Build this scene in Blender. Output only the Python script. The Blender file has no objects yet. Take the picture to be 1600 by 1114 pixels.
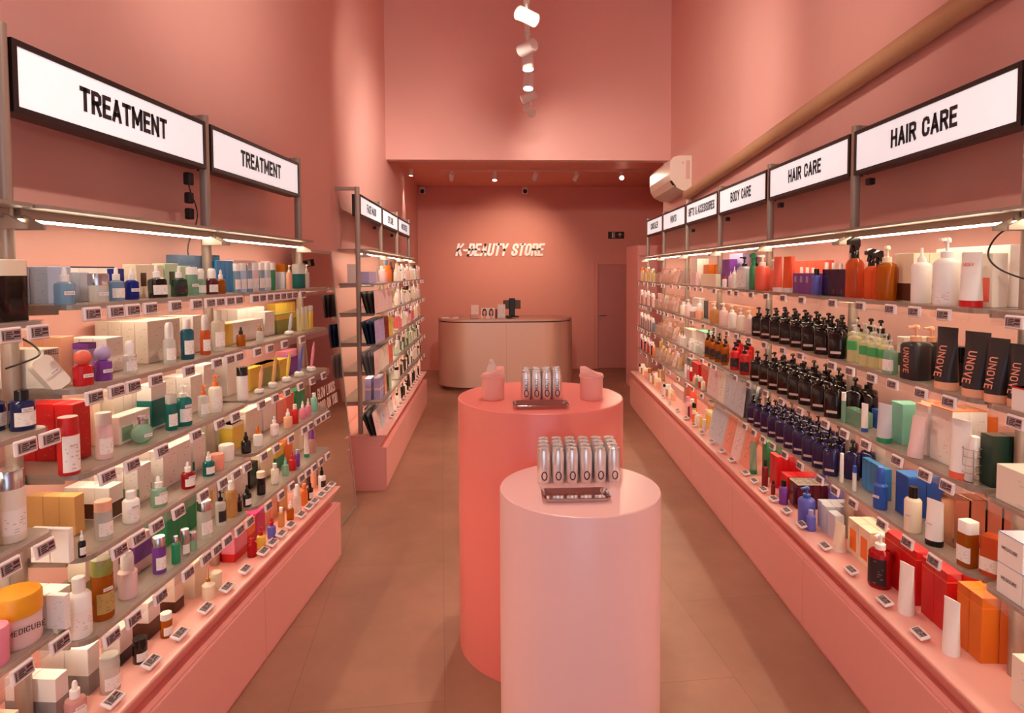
import bpy, bmesh, math, random
from mathutils import Matrix, Vector
random.seed(7)
S = bpy.context.scene
COL = S.collection

# ------------------------------------------------------------------ camera, world, exposure
F_PX, PY, PITCH, YAW, ROLL, H = 973.13, 467.52, 0.0439, 0.0437, -0.0045, 1.6887
IW, IH = 1600.0, 1114.0
cam_d = bpy.data.cameras.new('camera')
cam = bpy.data.objects.new('camera', cam_d)
COL.objects.link(cam)
cam_d.sensor_fit = 'HORIZONTAL'
cam_d.sensor_width = 36.0
cam_d.lens = F_PX / IW * 36.0
cam_d.shift_x = 0.0
cam_d.shift_y = (PY - IH / 2) / IW
cam_d.clip_start = 0.02
_r = Vector((math.cos(YAW), -math.sin(YAW), 0))
_fh = Vector((math.sin(YAW), math.cos(YAW), 0))
_f = _fh * math.cos(PITCH) + Vector((0, 0, -math.sin(PITCH)))
_u = _fh * math.sin(PITCH) + Vector((0, 0, math.cos(PITCH)))
_x = _r * math.cos(ROLL) + _u * math.sin(ROLL)
_y = _u * math.cos(ROLL) - _r * math.sin(ROLL)
M = Matrix((_x, _y, -_f)).transposed().to_4x4()
M.translation = Vector((0, 0, H))
cam.matrix_world = M
S.camera = cam

W = bpy.data.worlds.new('world')
S.world = W
W.use_nodes = True
W.node_tree.nodes['Background'].inputs[0].default_value = (0.72, 0.84, 1.0, 1)
W.node_tree.nodes['Background'].inputs[1].default_value = 2.6
S.view_settings.view_transform = 'Standard'
S.view_settings.look = 'None'
S.view_settings.exposure = 0.0
S.view_settings.gamma = 1.0
S.view_settings.use_curve_mapping = False
try:
    S.cycles.max_bounces = 8
    S.cycles.diffuse_bounces = 5
    S.cycles.transparent_max_bounces = 16
    S.cycles.sample_clamp_indirect = 6.0
    S.cycles.use_denoising = True
except Exception:
    pass

SPOT_COL = (1.0, 0.84, 0.70)
LED_STR = 28.0
SIGN_STR = 0.56
SPOT_W = 82.0


# ------------------------------------------------------------------ projection helpers (pixels of the 1600x1114 frame)
def proj(p):
    d = Vector(p) - Vector((0, 0, H))
    z = d.dot(_f)
    u = d.dot(_r) / z * F_PX
    v = -d.dot(_u) / z * F_PX
    c, s = math.cos(ROLL), math.sin(ROLL)
    return 800 + u * c - v * s, PY + u * s + v * c, z


def ray(x, y):
    u, v = x - 800, y - PY
    c, s = math.cos(-ROLL), math.sin(-ROLL)
    u, v = u * c - v * s, u * s + v * c
    return _r * (u / F_PX) + _f - _u * (v / F_PX)


def on_y(x, y, Y):
    d = ray(x, y)
    return Vector((0, 0, H)) + d * (Y / d.y)


def on_z(x, y, z):
    d = ray(x, y)
    return Vector((0, 0, H)) + d * ((z - H) / d.z)


class Unit:
    def __init__(s, ox, oy, a, side):
        s.o = Vector((ox, oy, 0)); s.side = side
        s.e = Vector((math.sin(a), math.cos(a), 0))
        s.n = Vector((math.cos(a), -math.sin(a), 0)) * side
        s.rz = math.atan2(s.n.x, -s.n.y)

    def p(s, t, off, z=0.0):
        return s.o + s.e * t + s.n * off + Vector((0, 0, z))

    def solve(s, x, off, z):
        a, b = -1.9, 6.0
        for _ in range(44):
            m = (a + b) / 2
            px = proj(s.p(m, off, z))[0]
            if (px < x) == (s.side > 0):
                a = m
            else:
                b = m
        return (a + b) / 2


UL = Unit(-1.1673, 2.6796, 0.1005, 1)
UR = Unit(1.6962, 2.7963, 0.0694, -1)
UF = Unit(-0.973, 4.8527, 0.0089, 1)


# ------------------------------------------------------------------ materials
def lin(h):
    if not isinstance(h, str):
        return tuple(h)[:3]
    v = [int(h[i:i + 2], 16) / 255 for i in (0, 2, 4)]
    return tuple(c / 12.92 if c <= 0.04045 else ((c + 0.055) / 1.055) ** 2.4 for c in v)


MATS = {}


def mat(name, col, rough=0.5, metal=0.0, emit=0.0, trans=0.0, noise=0.04, bump=0.0, nscale=40.0, coat=0.0, spec=0.5):
    if name in MATS:
        return MATS[name]
    m = bpy.data.materials.new(name)
    MATS[name] = m
    m.use_nodes = True
    nt = m.node_tree
    b = nt.nodes['Principled BSDF']
    c = lin(col)
    b.inputs['Base Color'].default_value = (*c, 1)
    b.inputs['Roughness'].default_value = rough
    b.inputs['Metallic'].default_value = metal
    b.inputs['Specular IOR Level'].default_value = spec
    if coat:
        b.inputs['Coat Weight'].default_value = coat
    if emit:
        b.inputs['Emission Color'].default_value = (*c, 1)
        b.inputs['Emission Strength'].default_value = emit
    if noise or bump:
        tc = nt.nodes.new('ShaderNodeTexCoord')
        nz = nt.nodes.new('ShaderNodeTexNoise')
        nz.inputs['Scale'].default_value = nscale
        nz.inputs['Detail'].default_value = 3
        nt.links.new(tc.outputs['Object'], nz.inputs['Vector'])
        if noise:
            mx = nt.nodes.new('ShaderNodeMix')
            mx.data_type = 'RGBA'
            nt.links.new(nz.outputs['Fac'], mx.inputs[0])
            mx.inputs[6].default_value = (*[k * (1 - noise) for k in c], 1)
            mx.inputs[7].default_value = (*[min(1, k * (1 + noise)) for k in c], 1)
            nt.links.new(mx.outputs[2], b.inputs['Base Color'])
        if bump:
            bp = nt.nodes.new('ShaderNodeBump')
            bp.inputs['Strength'].default_value = bump
            bp.inputs['Distance'].default_value = 0.002
            nt.links.new(nz.outputs['Fac'], bp.inputs['Height'])
            nt.links.new(bp.outputs['Normal'], b.inputs['Normal'])
    if trans:
        # see-through plastic: part tinted transparency, part glossy body
        tr = nt.nodes.new('ShaderNodeBsdfTransparent')
        tr.inputs[0].default_value = (*[k ** 0.5 for k in c], 1)
        ms = nt.nodes.new('ShaderNodeMixShader')
        ms.inputs[0].default_value = trans
        out = nt.nodes['Material Output']
        nt.links.new(b.outputs[0], ms.inputs[1])
        nt.links.new(tr.outputs[0], ms.inputs[2])
        nt.links.new(ms.outputs[0], out.inputs['Surface'])
    return m


def print_mat(name, base, ink, rows=13.0, keep=0.42):
    """A printed face: rows of small text on a plain ground (pattern lives in the face's own 0..1 space)."""
    if name in MATS:
        return MATS[name]
    m = bpy.data.materials.new(name)
    MATS[name] = m
    m.use_nodes = True
    nt = m.node_tree
    b = nt.nodes['Principled BSDF']
    b.inputs['Roughness'].default_value = 0.5
    tc = nt.nodes.new('ShaderNodeTexCoord')
    sp = nt.nodes.new('ShaderNodeSeparateXYZ')
    nt.links.new(tc.outputs['Generated'], sp.inputs[0])

    def mth(op, a, bb=None):
        n = nt.nodes.new('ShaderNodeMath'); n.operation = op
        for i, v in enumerate((a, bb)):
            if v is None:
                continue
            if isinstance(v, (int, float)):
                n.inputs[i].default_value = v
            else:
                nt.links.new(v, n.inputs[i])
        return n.outputs[0]
    zr = mth('MULTIPLY', sp.outputs[2], rows)
    fr = mth('FRACT', zr)
    line = mth('GREATER_THAN', fr, 0.62)
    row = mth('FLOOR', zr)
    cv = nt.nodes.new('ShaderNodeCombineXYZ')
    nt.links.new(mth('MULTIPLY', sp.outputs[0], 3.2), cv.inputs[0])
    nt.links.new(mth('MULTIPLY', row, 3.7), cv.inputs[1])
    nz = nt.nodes.new('ShaderNodeTexNoise'); nz.inputs['Scale'].default_value = 1.0
    nz.inputs['Detail'].default_value = 1
    nt.links.new(cv.outputs[0], nz.inputs['Vector'])
    on = mth('GREATER_THAN', nz.outputs['Fac'], 1 - keep)
    mrg = mth('MULTIPLY', mth('GREATER_THAN', sp.outputs[0], 0.1), mth('LESS_THAN', sp.outputs[0], 0.9))
    fac = mth('MULTIPLY', mth('MULTIPLY', mth('MULTIPLY', line, on), mrg), 0.42)
    mx = nt.nodes.new('ShaderNodeMix'); mx.data_type = 'RGBA'
    nt.links.new(fac, mx.inputs[0])
    mx.inputs[6].default_value = (*lin(base), 1)
    mx.inputs[7].default_value = (*lin(ink), 1)
    nt.links.new(mx.outputs[2], b.inputs['Base Color'])
    return m


# colour words -> (hex, finish): o opaque, t see-through, m metal
PAL = {
    'white': ('F4EFEA', 'o'), 'cream': ('F0E2C6', 'o'), 'ivory': ('EDE3D4', 'o'), 'pale blue': ('B7C8E2', 'o'), 'slate blue': ('5C7796', 'o'),
    'blue': ('3C8CCB', 'o'), 'royal blue': ('2957B0', 'o'), 'navy': ('1B2350', 'o'), 'deep blue': ('27339A', 't'), 'clear blue': ('9CC0D6', 't'),
    'petrol': ('2E6A86', 't'), 'teal': ('2E8C88', 't'), 'pale green': ('BCD5B4', 'o'), 'green': ('2F8A5A', 'o'), 'emerald': ('1D8F5E', 'o'),
    'mint': ('86CDB6', 'o'), 'clear green': ('A9D2B8', 't'), 'olive': ('8E9142', 'o'), 'dark green': ('1F3A30', 'o'), 'yellow': ('E6C44A', 'o'),
    'tan': ('DDAE6C', 'o'), 'golden': ('E39A1E', 'o'), 'orange': ('EE7A26', 'o'), 'deep orange': ('D9701A', 'o'), 'coral': ('EC6A50', 'o'), 'peach': ('F0B290', 'o'), 'salmon': ('EE9C86', 'o'),
    'red': ('C9161B', 'o'), 'dark red': ('7C0F18', 'o'), 'clear red': ('C22328', 't'), 'pink': ('EA8DA6', 'o'), 'pale pink': ('EBCBC9', 'o'),
    'magenta': ('C92C78', 'o'), 'purple': ('7A3C9C', 'o'), 'lavender': ('B0A2CE', 'o'), 'violet': ('5E62BE', 'o'), 'dark purple': ('2C1440', 'o'),
    'maroon': ('531226', 'o'), 'black': ('14100E', 'o'), 'brown': ('4E2C1E', 'o'), 'dark brown': ('170A08', 'o'), 'amber': ('C4701A', 't'),
    'pale amber': ('E0B070', 't'), 'clear': ('ECEAE4', 't'), 'clear orange': ('E8703C', 't'), 'clear pink': ('E6B4B0', 't'), 'clear yellow': ('F0EAC0', 't'),
    'grey': ('8E8A88', 'o'), 'pale grey': ('C9CCD4', 'o'), 'charcoal': ('2B2426', 'o'), 'silver': ('C8C8CC', 'm'), 'rose gold': ('D9A58C', 'm'),
    'gold': ('C79A4A', 'm'), 'indigo': ('241A48', 'o'),
}


def pm(c):
    h, k = PAL[c]
    n = 'product ' + c
    if k == 't':
        return mat(n, h, 0.12, trans=0.55, noise=0.0)
    if k == 'm':
        return mat(n, h, 0.22, metal=1.0, noise=0.0)
    if c in ('black', 'dark brown', 'charcoal', 'indigo', 'dark purple', 'navy', 'dark green', 'maroon'):
        return mat(n, h, 0.16 if c != 'charcoal' else 0.4, noise=0.03)
    return mat(n, h, 0.38, noise=0.03)


# ------------------------------------------------------------------ mesh helpers
class MB:
    def __init__(s):
        s.v = []; s.f = []; s.m = []; s.sm = []

    def add(s, vs, fs, mi=0, smooth=False):
        k = len(s.v)
        s.v += [tuple(v) for v in vs]
        for f in fs:
            s.f.append([i + k for i in f]); s.m.append(mi); s.sm.append(smooth)
        return s

    def box(s, x0, x1, y0, y1, z0, z1, mi=0):
        vs = [(x, y, z) for x in (x0, x1) for y in (y0, y1) for z in (z0, z1)]
        return s.add(vs, [(0, 1, 3, 2), (4, 6, 7, 5), (0, 4, 5, 1), (2, 3, 7, 6), (0, 2, 6, 4), (1, 5, 7, 3)], mi)

    def bbox(s, x0, x1, y0, y1, z0, z1, b, mi=0):
        """box with chamfered edges"""
        vs = []; idx = {}
        X, Y, Z = (x0, x1), (y0, y1), (z0, z1)
        for i in (0, 1):
            for j in (0, 1):
                for k in (0, 1):
                    sx, sy, sz = 1 - 2 * i, 1 - 2 * j, 1 - 2 * k
                    idx[i, j, k] = len(vs)
                    vs += [(X[i], Y[j] + sy * b, Z[k] + sz * b), (X[i] + sx * b, Y[j], Z[k] + sz * b), (X[i] + sx * b, Y[j] + sy * b, Z[k])]
        fs = []
        g = lambda i, j, k, a: idx[i, j, k] + a
        for i in (0, 1):
            q = [g(i, 0, 0, 0), g(i, 1, 0, 0), g(i, 1, 1, 0), g(i, 0, 1, 0)]; fs.append(q if i else q[::-1])
            q = [g(0, i, 0, 1), g(1, i, 0, 1), g(1, i, 1, 1), g(0, i, 1, 1)]; fs.append(q[::-1] if i else q)
            q = [g(0, 0, i, 2), g(1, 0, i, 2), g(1, 1, i, 2), g(0, 1, i, 2)]; fs.append(q if i else q[::-1])
        for j in (0, 1):
            for k in (0, 1):
                q = [g(0, j, k, 1), g(1, j, k, 1), g(1, j, k, 2), g(0, j, k, 2)]; fs.append(q if (j + k) % 2 else q[::-1])
                q = [g(j, 0, k, 0), g(j, 1, k, 0), g(j, 1, k, 2), g(j, 0, k, 2)]; fs.append(q[::-1] if (j + k) % 2 else q)
                q = [g(j, k, 0, 0), g(j, k, 1, 0), g(j, k, 1, 1), g(j, k, 0, 1)]; fs.append(q if (j + k) % 2 else q[::-1])
        for i in (0, 1):
            for j in (0, 1):
                for k in (0, 1):
                    q = [g(i, j, k, 0), g(i, j, k, 1), g(i, j, k, 2)]; fs.append(q if (i + j + k) % 2 else q[::-1])
        return s.add(vs, fs, mi)

    def lathe(s, prof, seg=16, mi=0, sq=0.0, cx=0, cy=0, cap=True, ax=1.0, ay=1.0, a0=None, a1=None):
        """turn (r, z) points round z; sq > 0 squares the section; sharp profile corners are split"""
        n = len(prof)
        full = a0 is None
        A = [2 * math.pi * i / seg for i in range(seg)] if full else [a0 + (a1 - a0) * i / seg for i in range(seg + 1)]

        def rr(a):
            if not sq:
                return 1.0
            p = 2 + sq * 8
            return (abs(math.cos(a)) ** p + abs(math.sin(a)) ** p) ** (-1 / p)
        R = [rr(a) for a in A]

        def ring(r, z):
            return [(cx + ax * r * q * math.cos(a), cy + ay * r * q * math.sin(a), z) for a, q in zip(A, R)]
        strips = []
        cur = [prof[0]]
        for i in range(1, n):
            cur.append(prof[i])
            if i < n - 1:
                a = math.atan2(prof[i][1] - prof[i - 1][1], prof[i][0] - prof[i - 1][0])
                b = math.atan2(prof[i + 1][1] - prof[i][1], prof[i + 1][0] - prof[i][0])
                d = abs((a - b + math.pi) % (2 * math.pi) - math.pi)
                if d > 0.7:
                    strips.append(cur); cur = [prof[i]]
        strips.append(cur)
        for st in strips:
            vs = []; fs = []
            for r, z in st:
                vs += ring(r, z)
            N = len(A)
            for i in range(len(st) - 1):
                for j in range(N if full else N - 1):
                    k = (j + 1) % N
                    fs.append((i * N + j, i * N + k, (i + 1) * N + k, (i + 1) * N + j))
            s.add(vs, fs, mi, True)
        if cap and full:
            N = len(A)
            if prof[0][0] > 1e-6:
                s.add(ring(*prof[0]), [tuple(range(N))[::-1]], mi)
            if prof[-1][0] > 1e-6:
                s.add(ring(*prof[-1]), [tuple(range(N))], mi)
        return s

    def prism(s, pts, y0, y1, mi=0, axis='y'):
        """extrude a counter-clockwise outline (a, b): axis y -> (x,z) outline, axis z -> (x,y), axis x -> (y,z)"""
        n = len(pts)

        def P(a, b, t):
            return (a, t, b) if axis == 'y' else ((a, b, t) if axis == 'z' else (t, a, b))
        vs = [P(a, b, y0) for a, b in pts] + [P(a, b, y1) for a, b in pts]
        fs = [(i, (i + 1) % n, n + (i + 1) % n, n + i) for i in range(n)]
        fs += [tuple(range(n))[::-1], tuple(range(n, 2 * n))]
        return s.add(vs, fs, mi)

    def tube(s, pts, r, seg=8, mi=0):
        pts = [Vector(p) for p in pts]
        vs = []; fs = []
        for i, p in enumerate(pts):
            t = (pts[min(i + 1, len(pts) - 1)] - pts[max(i - 1, 0)]).normalized()
            a = t.cross(Vector((0, 0, 1)))
            if a.length < 1e-4:
                a = Vector((1, 0, 0))
            a.normalize(); b = t.cross(a)
            vs += [tuple(p + a * (r * math.cos(2 * math.pi * j / seg)) + b * (r * math.sin(2 * math.pi * j / seg))) for j in range(seg)]
        for i in range(len(pts) - 1):
            for j in range(seg):
                k = (j + 1) % seg
                fs.append((i * seg + j, i * seg + k, (i + 1) * seg + k, (i + 1) * seg + j))
        s.add(vs, fs, mi, True)
        s.add(vs[:seg], [tuple(range(seg))], mi)
        s.add(vs[-seg:], [tuple(range(seg))[::-1]], mi)
        return s

    def smooth_tube(s, pts, r, seg=8, mi=0, n=6):
        P = [Vector(q) for q in pts]; Q = []
        for i in range(len(P) - 1):
            p0, p1, p2, p3 = P[max(i - 1, 0)], P[i], P[i + 1], P[min(i + 2, len(P) - 1)]
            for k in range(n):
                t = k / n
                Q.append(0.5 * ((2 * p1) + (p2 - p0) * t + (2 * p0 - 5 * p1 + 4 * p2 - p3) * t * t + (3 * p1 - p0 - 3 * p2 + p3) * t ** 3))
        Q.append(P[-1])
        return s.tube(Q, r, seg, mi)

    def quad(s, a, b, c, d, mi=0):
        return s.add([a, b, c, d], [(0, 1, 2, 3)], mi)

    def mesh(s, name, mats):
        me = bpy.data.meshes.new(name)
        me.from_pydata(s.v, [], s.f)
        for m in (mats if isinstance(mats, (list, tuple)) else [mats]):
            me.materials.append(m)
        me.polygons.foreach_set('material_index', s.m)
        me.polygons.foreach_set('use_smooth', s.sm)
        bm = bmesh.new(); bm.from_mesh(me)
        bmesh.ops.recalc_face_normals(bm, faces=bm.faces)
        bm.to_mesh(me); bm.free()
        me.update()
        return me


def obj(name, me, parent=None, loc=None, rz=0.0, rx=0.0, ry=0.0):
    o = bpy.data.objects.new(name, me)
    COL.objects.link(o)
    if parent is not None:
        o.parent = parent
    if loc is not None:
        o.location = loc
    if rz or rx or ry:
        o.rotation_euler = (rx, ry, rz)
    return o


def tag(o, label, cat, group=None):
    o['label'] = label; o['category'] = cat
    if group:
        o['group'] = group
    return o


def empty(name, loc, rz=0.0):
    return obj(name, None, None, loc, rz)


def struct(name, me, loc=None, rz=0.0):
    o = obj(name, me, None, loc, rz)
    o['kind'] = 'structure'
    return o


TEXT = {}
_c = [(0, .25), (0, .75), (.12, .93), (.5, 1), (.88, .93), (1, .75), (1, .25), (.88, .07), (.5, 0), (.12, .07)]
GLY = {
    'A': (1.05, [[(0, 0), (.5, 1), (1, 0)], [(.2, .3), (.8, .3)]]),
    'B': (1, [[(0, 0), (0, 1), (.7, 1), (.95, .9), (.95, .62), (.7, .52), (0, .52)], [(.7, .52), (1, .4), (1, .12), (.7, 0), (0, 0)]]),
    'C': (1, [[(1, .72), (1, .8), (.85, .95), (.5, 1), (.15, .95), (0, .78), (0, .22), (.15, .05), (.5, 0), (.85, .05), (1, .2), (1, .28)]]),
    'D': (1, [[(0, 0), (0, 1), (.6, 1), (.9, .92), (1, .75), (1, .25), (.9, .08), (.6, 0), (0, 0)]]),
    'E': (.85, [[(1, 1), (0, 1), (0, 0), (1, 0)], [(0, .52), (.85, .52)]]),
    'F': (.85, [[(1, 1), (0, 1), (0, 0)], [(0, .5), (.85, .5)]]),
    'G': (1, [[(1, .72), (1, .8), (.85, .95), (.5, 1), (.15, .95), (0, .78), (0, .22), (.15, .05), (.5, 0), (.85, .05), (1, .2), (1, .48), (.55, .48)]]),
    'H': (1, [[(0, 0), (0, 1)], [(1, 0), (1, 1)], [(0, .52), (1, .52)]]),
    'I': (.0, [[(0, 0), (0, 1)]]),
    'K': (1.05, [[(0, 0), (0, 1)], [(1, 1), (0, .42)], [(.3, .58), (1, 0)]]),
    'L': (.8, [[(0, 1), (0, 0), (1, 0)]]),
    'M': (1.4, [[(0, 0), (0, 1), (.5, .25), (1, 1), (1, 0)]]),
    'N': (1.05, [[(0, 0), (0, 1), (1, 0), (1, 1)]]),
    'O': (1, [_c + [_c[0]]]),
    'P': (1, [[(0, 0), (0, 1), (.7, 1), (1, .9), (1, .56), (.7, .45), (0, .45)]]),
    'R': (1, [[(0, 0), (0, 1), (.7, 1), (1, .9), (1, .6), (.7, .5), (0, .5)], [(.55, .5), (1, 0)]]),
    'S': (1, [[(1, .74), (1, .82), (.85, .96), (.5, 1), (.15, .95), (0, .8), (.03, .66), (.25, .55), (.75, .45), (.97, .34), (1, .2), (.85, .05), (.5, 0), (.15, .04), (0, .18), (0, .26)]]),
    'T': (1, [[(0, 1), (1, 1)], [(.5, 1), (.5, 0)]]),
    'U': (1, [[(0, 1), (0, .22), (.15, .05), (.5, 0), (.85, .05), (1, .22), (1, 1)]]),
    'V': (1.05, [[(0, 1), (.5, 0), (1, 1)]]),
    'W': (1.5, [[(0, 1), (.25, 0), (.5, .8), (.75, 0), (1, 1)]]),
    'Y': (1.05, [[(0, 1), (.5, .45), (1, 1)], [(.5, .45), (.5, 0)]]),
    'Z': (.95, [[(0, 1), (1, 1), (0, 0), (1, 0)]]),
    '-': (.6, [[(0, .45), (1, .45)]]),
    "'": (.0, [[(0, 1), (0, .78)]]),
    '&': (1.1, [[(1, 0), (.15, .75), (.2, .93), (.45, 1), (.7, .92), (.7, .75), (.1, .35), (.05, .15), (.25, 0), (.55, 0), (.95, .4)]]),
    '1': (.35, [[(0, .8), (1, 1), (1, 0)]]),
    '8': (1, [[(.5, .52), (.1, .65), (.1, .9), (.5, 1), (.9, .9), (.9, .65), (.5, .52), (0, .38), (0, .1), (.5, 0), (1, .1), (1, .38), (.5, .52)]]),
    '9': (1, [[(.1, .05), (.6, 0), (1, .25), (1, .8), (.5, 1), (0, .85), (0, .6), (.5, .45), (1, .6)]]),
    ' ': (.35, []),
}


def text_mesh(txt, w, h, mats, bold=1.0, depth=0.0, shear=0.0, front=True):
    """flat (or raised) condensed block lettering, centred, in the local xz plane facing -y, fitted to w x h"""
    key = (txt, round(w, 4), round(h, 4), bold, depth, shear, tuple(m.name for m in mats))
    if key in TEXT:
        return TEXT[key]
    gap = .62
    U = sum(GLY[c][0] for c in txt) + gap * (len(txt) - 1)
    t = .155 * h * bold
    sx = (w - t) / U
    t = min(t, .42 * sx * bold)
    sx = (w - t) / U
    mb = MB()
    x = -w / 2 + t / 2
    hh = h - t

    def sh(a, b):
        return a + shear * b
    for c in txt:
        gw, strokes = GLY[c]
        runs = []
        for st in strokes:
            P = [Vector((x + a * gw * sx, -hh / 2 + b * hh)) for a, b in st]
            cur = [P[0]]
            for i in range(1, len(P)):
                cur.append(P[i])
                if i < len(P) - 1 and (P[i] - P[i - 1]).normalized().dot((P[i + 1] - P[i]).normalized()) < -.1:
                    runs.append(cur); cur = [P[i]]
            runs.append(cur)
        for P in runs:
            n = len(P)
            closed = (P[0] - P[-1]).length < 1e-6 and n > 2
            L, R = [], []
            for i, p in enumerate(P):
                d0 = (P[i] - P[i - 1]) if i > 0 else ((P[-1] - P[-2]) if closed else None)
                d1 = (P[i + 1] - P[i]) if i < n - 1 else ((P[1] - P[0]) if closed else None)
                if d0 is None:
                    d0 = d1
                if d1 is None:
                    d1 = d0
                d0 = d0.normalized(); d1 = d1.normalized()
                n0 = Vector((-d0.y, d0.x)); n1 = Vector((-d1.y, d1.x))
                m = (n0 + n1)
                m = m.normalized() if m.length > 1e-3 else n0
                k = min(1.6, 1 / max(.3, m.dot(n0)))
                q = p.copy()
                if not closed and i == 0:
                    q = p - d1 * (t / 2)
                if not closed and i == n - 1:
                    q = p + d0 * (t / 2)
                L.append(q + m * (t / 2 * k)); R.append(q - m * (t / 2 * k))
            for i in range(n - 1):
                q = [(sh(v.x, v.y), v.y) for v in (L[i], L[i + 1], R[i + 1], R[i])]
                ar = sum(q[j][0] * q[(j + 1) % 4][1] - q[(j + 1) % 4][0] * q[j][1] for j in range(4))
                if ar < 0:
                    q = q[::-1]
                if depth:
                    mb.prism(q, -depth, 0)
                else:
                    mb.quad(*[(a, 0, b) for a, b in q])
        x += (gw + gap) * sx
    me = bpy.data.meshes.new('lettering')
    me.from_pydata(mb.v, [], mb.f)
    for m in mats:
        me.materials.append(m)
    me.update()
    TEXT[key] = me
    return me

# ------------------------------------------------------------------ the room
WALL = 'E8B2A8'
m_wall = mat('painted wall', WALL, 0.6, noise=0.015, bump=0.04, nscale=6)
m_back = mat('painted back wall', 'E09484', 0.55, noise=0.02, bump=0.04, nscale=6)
m_ceil = mat('painted ceiling', 'E9A596', 0.7, noise=0.015)
m_pink = mat('pink lacquer', 'EDA9A0', 0.38, noise=0.01)
m_pinktop = mat('pink lacquer top', 'F0B2A6', 0.3, noise=0.01)


def floor_mat():
    m = bpy.data.materials.new('concrete look vinyl')
    m.use_nodes = True
    nt = m.node_tree; b = nt.nodes['Principled BSDF']
    tc = nt.nodes.new('ShaderNodeTexCoord')
    mp = nt.nodes.new('ShaderNodeMapping'); nt.links.new(tc.outputs['Object'], mp.inputs[0])
    mp.inputs['Rotation'].default_value = (0, 0, math.radians(90) - 0.07)
    br = nt.nodes.new('ShaderNodeTexBrick'); nt.links.new(mp.outputs[0], br.inputs['Vector'])
    br.inputs['Scale'].default_value = 1.0
    br.inputs['Brick Width'].default_value = 1.2
    br.inputs['Row Height'].default_value = 0.6
    br.inputs['Mortar Size'].default_value = 0.0022
    br.inputs['Color1'].default_value = (0.37, 0.187, 0.122, 1)
    br.inputs['Color2'].default_value = (0.41, 0.212, 0.139, 1)
    br.inputs['Mortar'].default_value = (0.31, 0.157, 0.10, 1)
    n1 = nt.nodes.new('ShaderNodeTexNoise'); n1.inputs['Scale'].default_value = 2.2; n1.inputs['Detail'].default_value = 8
    n1.inputs['Roughness'].default_value = 0.65
    nt.links.new(tc.outputs['Object'], n1.inputs['Vector'])
    mx = nt.nodes.new('ShaderNodeMix'); mx.data_type = 'RGBA'; mx.blend_type = 'MULTIPLY'
    mx.inputs[0].default_value = 0.75
    rp = nt.nodes.new('ShaderNodeValToRGB')
    rp.color_ramp.elements[0].position = 0.3; rp.color_ramp.elements[0].color = (0.72, 0.71, 0.70, 1)
    rp.color_ramp.elements[1].position = 0.75; rp.color_ramp.elements[1].color = (1.12, 1.12, 1.12, 1)
    nt.links.new(n1.outputs['Fac'], rp.inputs[0])
    nt.links.new(br.outputs['Color'], mx.inputs[6]); nt.links.new(rp.outputs[0], mx.inputs[7])
    nt.links.new(mx.outputs[2], b.inputs['Base Color'])
    b.inputs['Roughness'].default_value = 0.42
    bp = nt.nodes.new('ShaderNodeBump'); bp.inputs['Strength'].default_value = 0.05
    nt.links.new(n1.outputs['Fac'], bp.inputs['Height']); nt.links.new(bp.outputs[0], b.inputs['Normal'])
    return m


def slab(name, pts, z0, z1, m):
    return struct(name, MB().prism(pts, z0, z1, axis='z').mesh(name, m))


YB, YW, ZB, ZC, ZT, YF = 7.36, 10.74, 3.0, 3.15, 5.4, -3.2


def lw(y):
    return -1.14 if y >= 4.7 else -1.14 + 0.1005 * (y - 4.7) / 1.0 * 1.0


def rw(y):
    return 1.896 + 0.0694 * (y - 2.796)


struct('floor', MB().box(-3, 4.2, YF - 0.2, YW + 0.2, -0.1, 0).mesh('floor', floor_mat()))
slab('wall_left', [(lw(YF) - .15, YF), (lw(YF), YF), (-1.14, 4.7), (-1.14, YW + 0.1), (-1.29, YW + 0.1), (-1.29, 4.7)], 0, ZT, m_wall)
slab('wall_right', [(rw(YF), YF), (rw(YF) + .15, YF), (rw(7.75) + .15, 7.75), (rw(7.75), 7.75)], 0, ZT, m_wall)
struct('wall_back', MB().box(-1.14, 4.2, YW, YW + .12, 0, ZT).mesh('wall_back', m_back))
struct('wall_bulkhead', MB().box(-1.14, rw(YB + .07), YB, YB + .14, ZB, ZT).mesh('wall_bulkhead', m_wall))
# shop front behind the camera: wall with a wide display window
wf = MB().box(-3, -1.75, YF - .12, YF, 0, ZT).box(1.45, 3, YF - .12, YF, 0, ZT).box(-1.75, 1.45, YF - .12, YF, 3.1, ZT).box(-1.75, 1.45, YF - .12, YF, 0, .25)
struct('wall_front', wf.mesh('wall_front', m_wall))
win = MB()
for x0, x1 in ((-1.75, -1.69), (-.18, -.12), (1.39, 1.45)):
    win.box(x0, x1, YF - .09, YF - .03, .25, 3.1)
win.box(-1.69, 1.39, YF - .09, YF - .03, .25, .31).box(-1.69, 1.39, YF - .09, YF - .03, 3.04, 3.1)
w1 = struct('window_1', win.mesh('window_1', mat('dark window frame', '2A2422', .4, noise=0)))
obj('window_pane', MB().box(-1.69, 1.39, YF - .064, YF - .056, .31, 3.04).mesh('window_pane', mat('window glass', 'F4F8FA', .02, trans=.92, noise=0)), w1)
_pl = bpy.data.lights.new('window_portal', 'AREA'); _pl.shape = 'RECTANGLE'; _pl.size = 3.1; _pl.size_y = 2.75
try:
    _pl.cycles.is_portal = True
except Exception:
    pass
_po = bpy.data.objects.new('window_portal', _pl); COL.objects.link(_po)
_po.location = (-.15, YF - .13, 1.68); _po.rotation_euler = (math.radians(90), 0, 0)
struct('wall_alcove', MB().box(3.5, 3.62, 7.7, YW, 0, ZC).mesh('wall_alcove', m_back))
struct('wall_alcove_side', MB().box(rw(7.75) + .15, 3.62, 7.63, 7.75, 0, ZC).mesh('wall_alcove_side', m_back))
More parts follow.
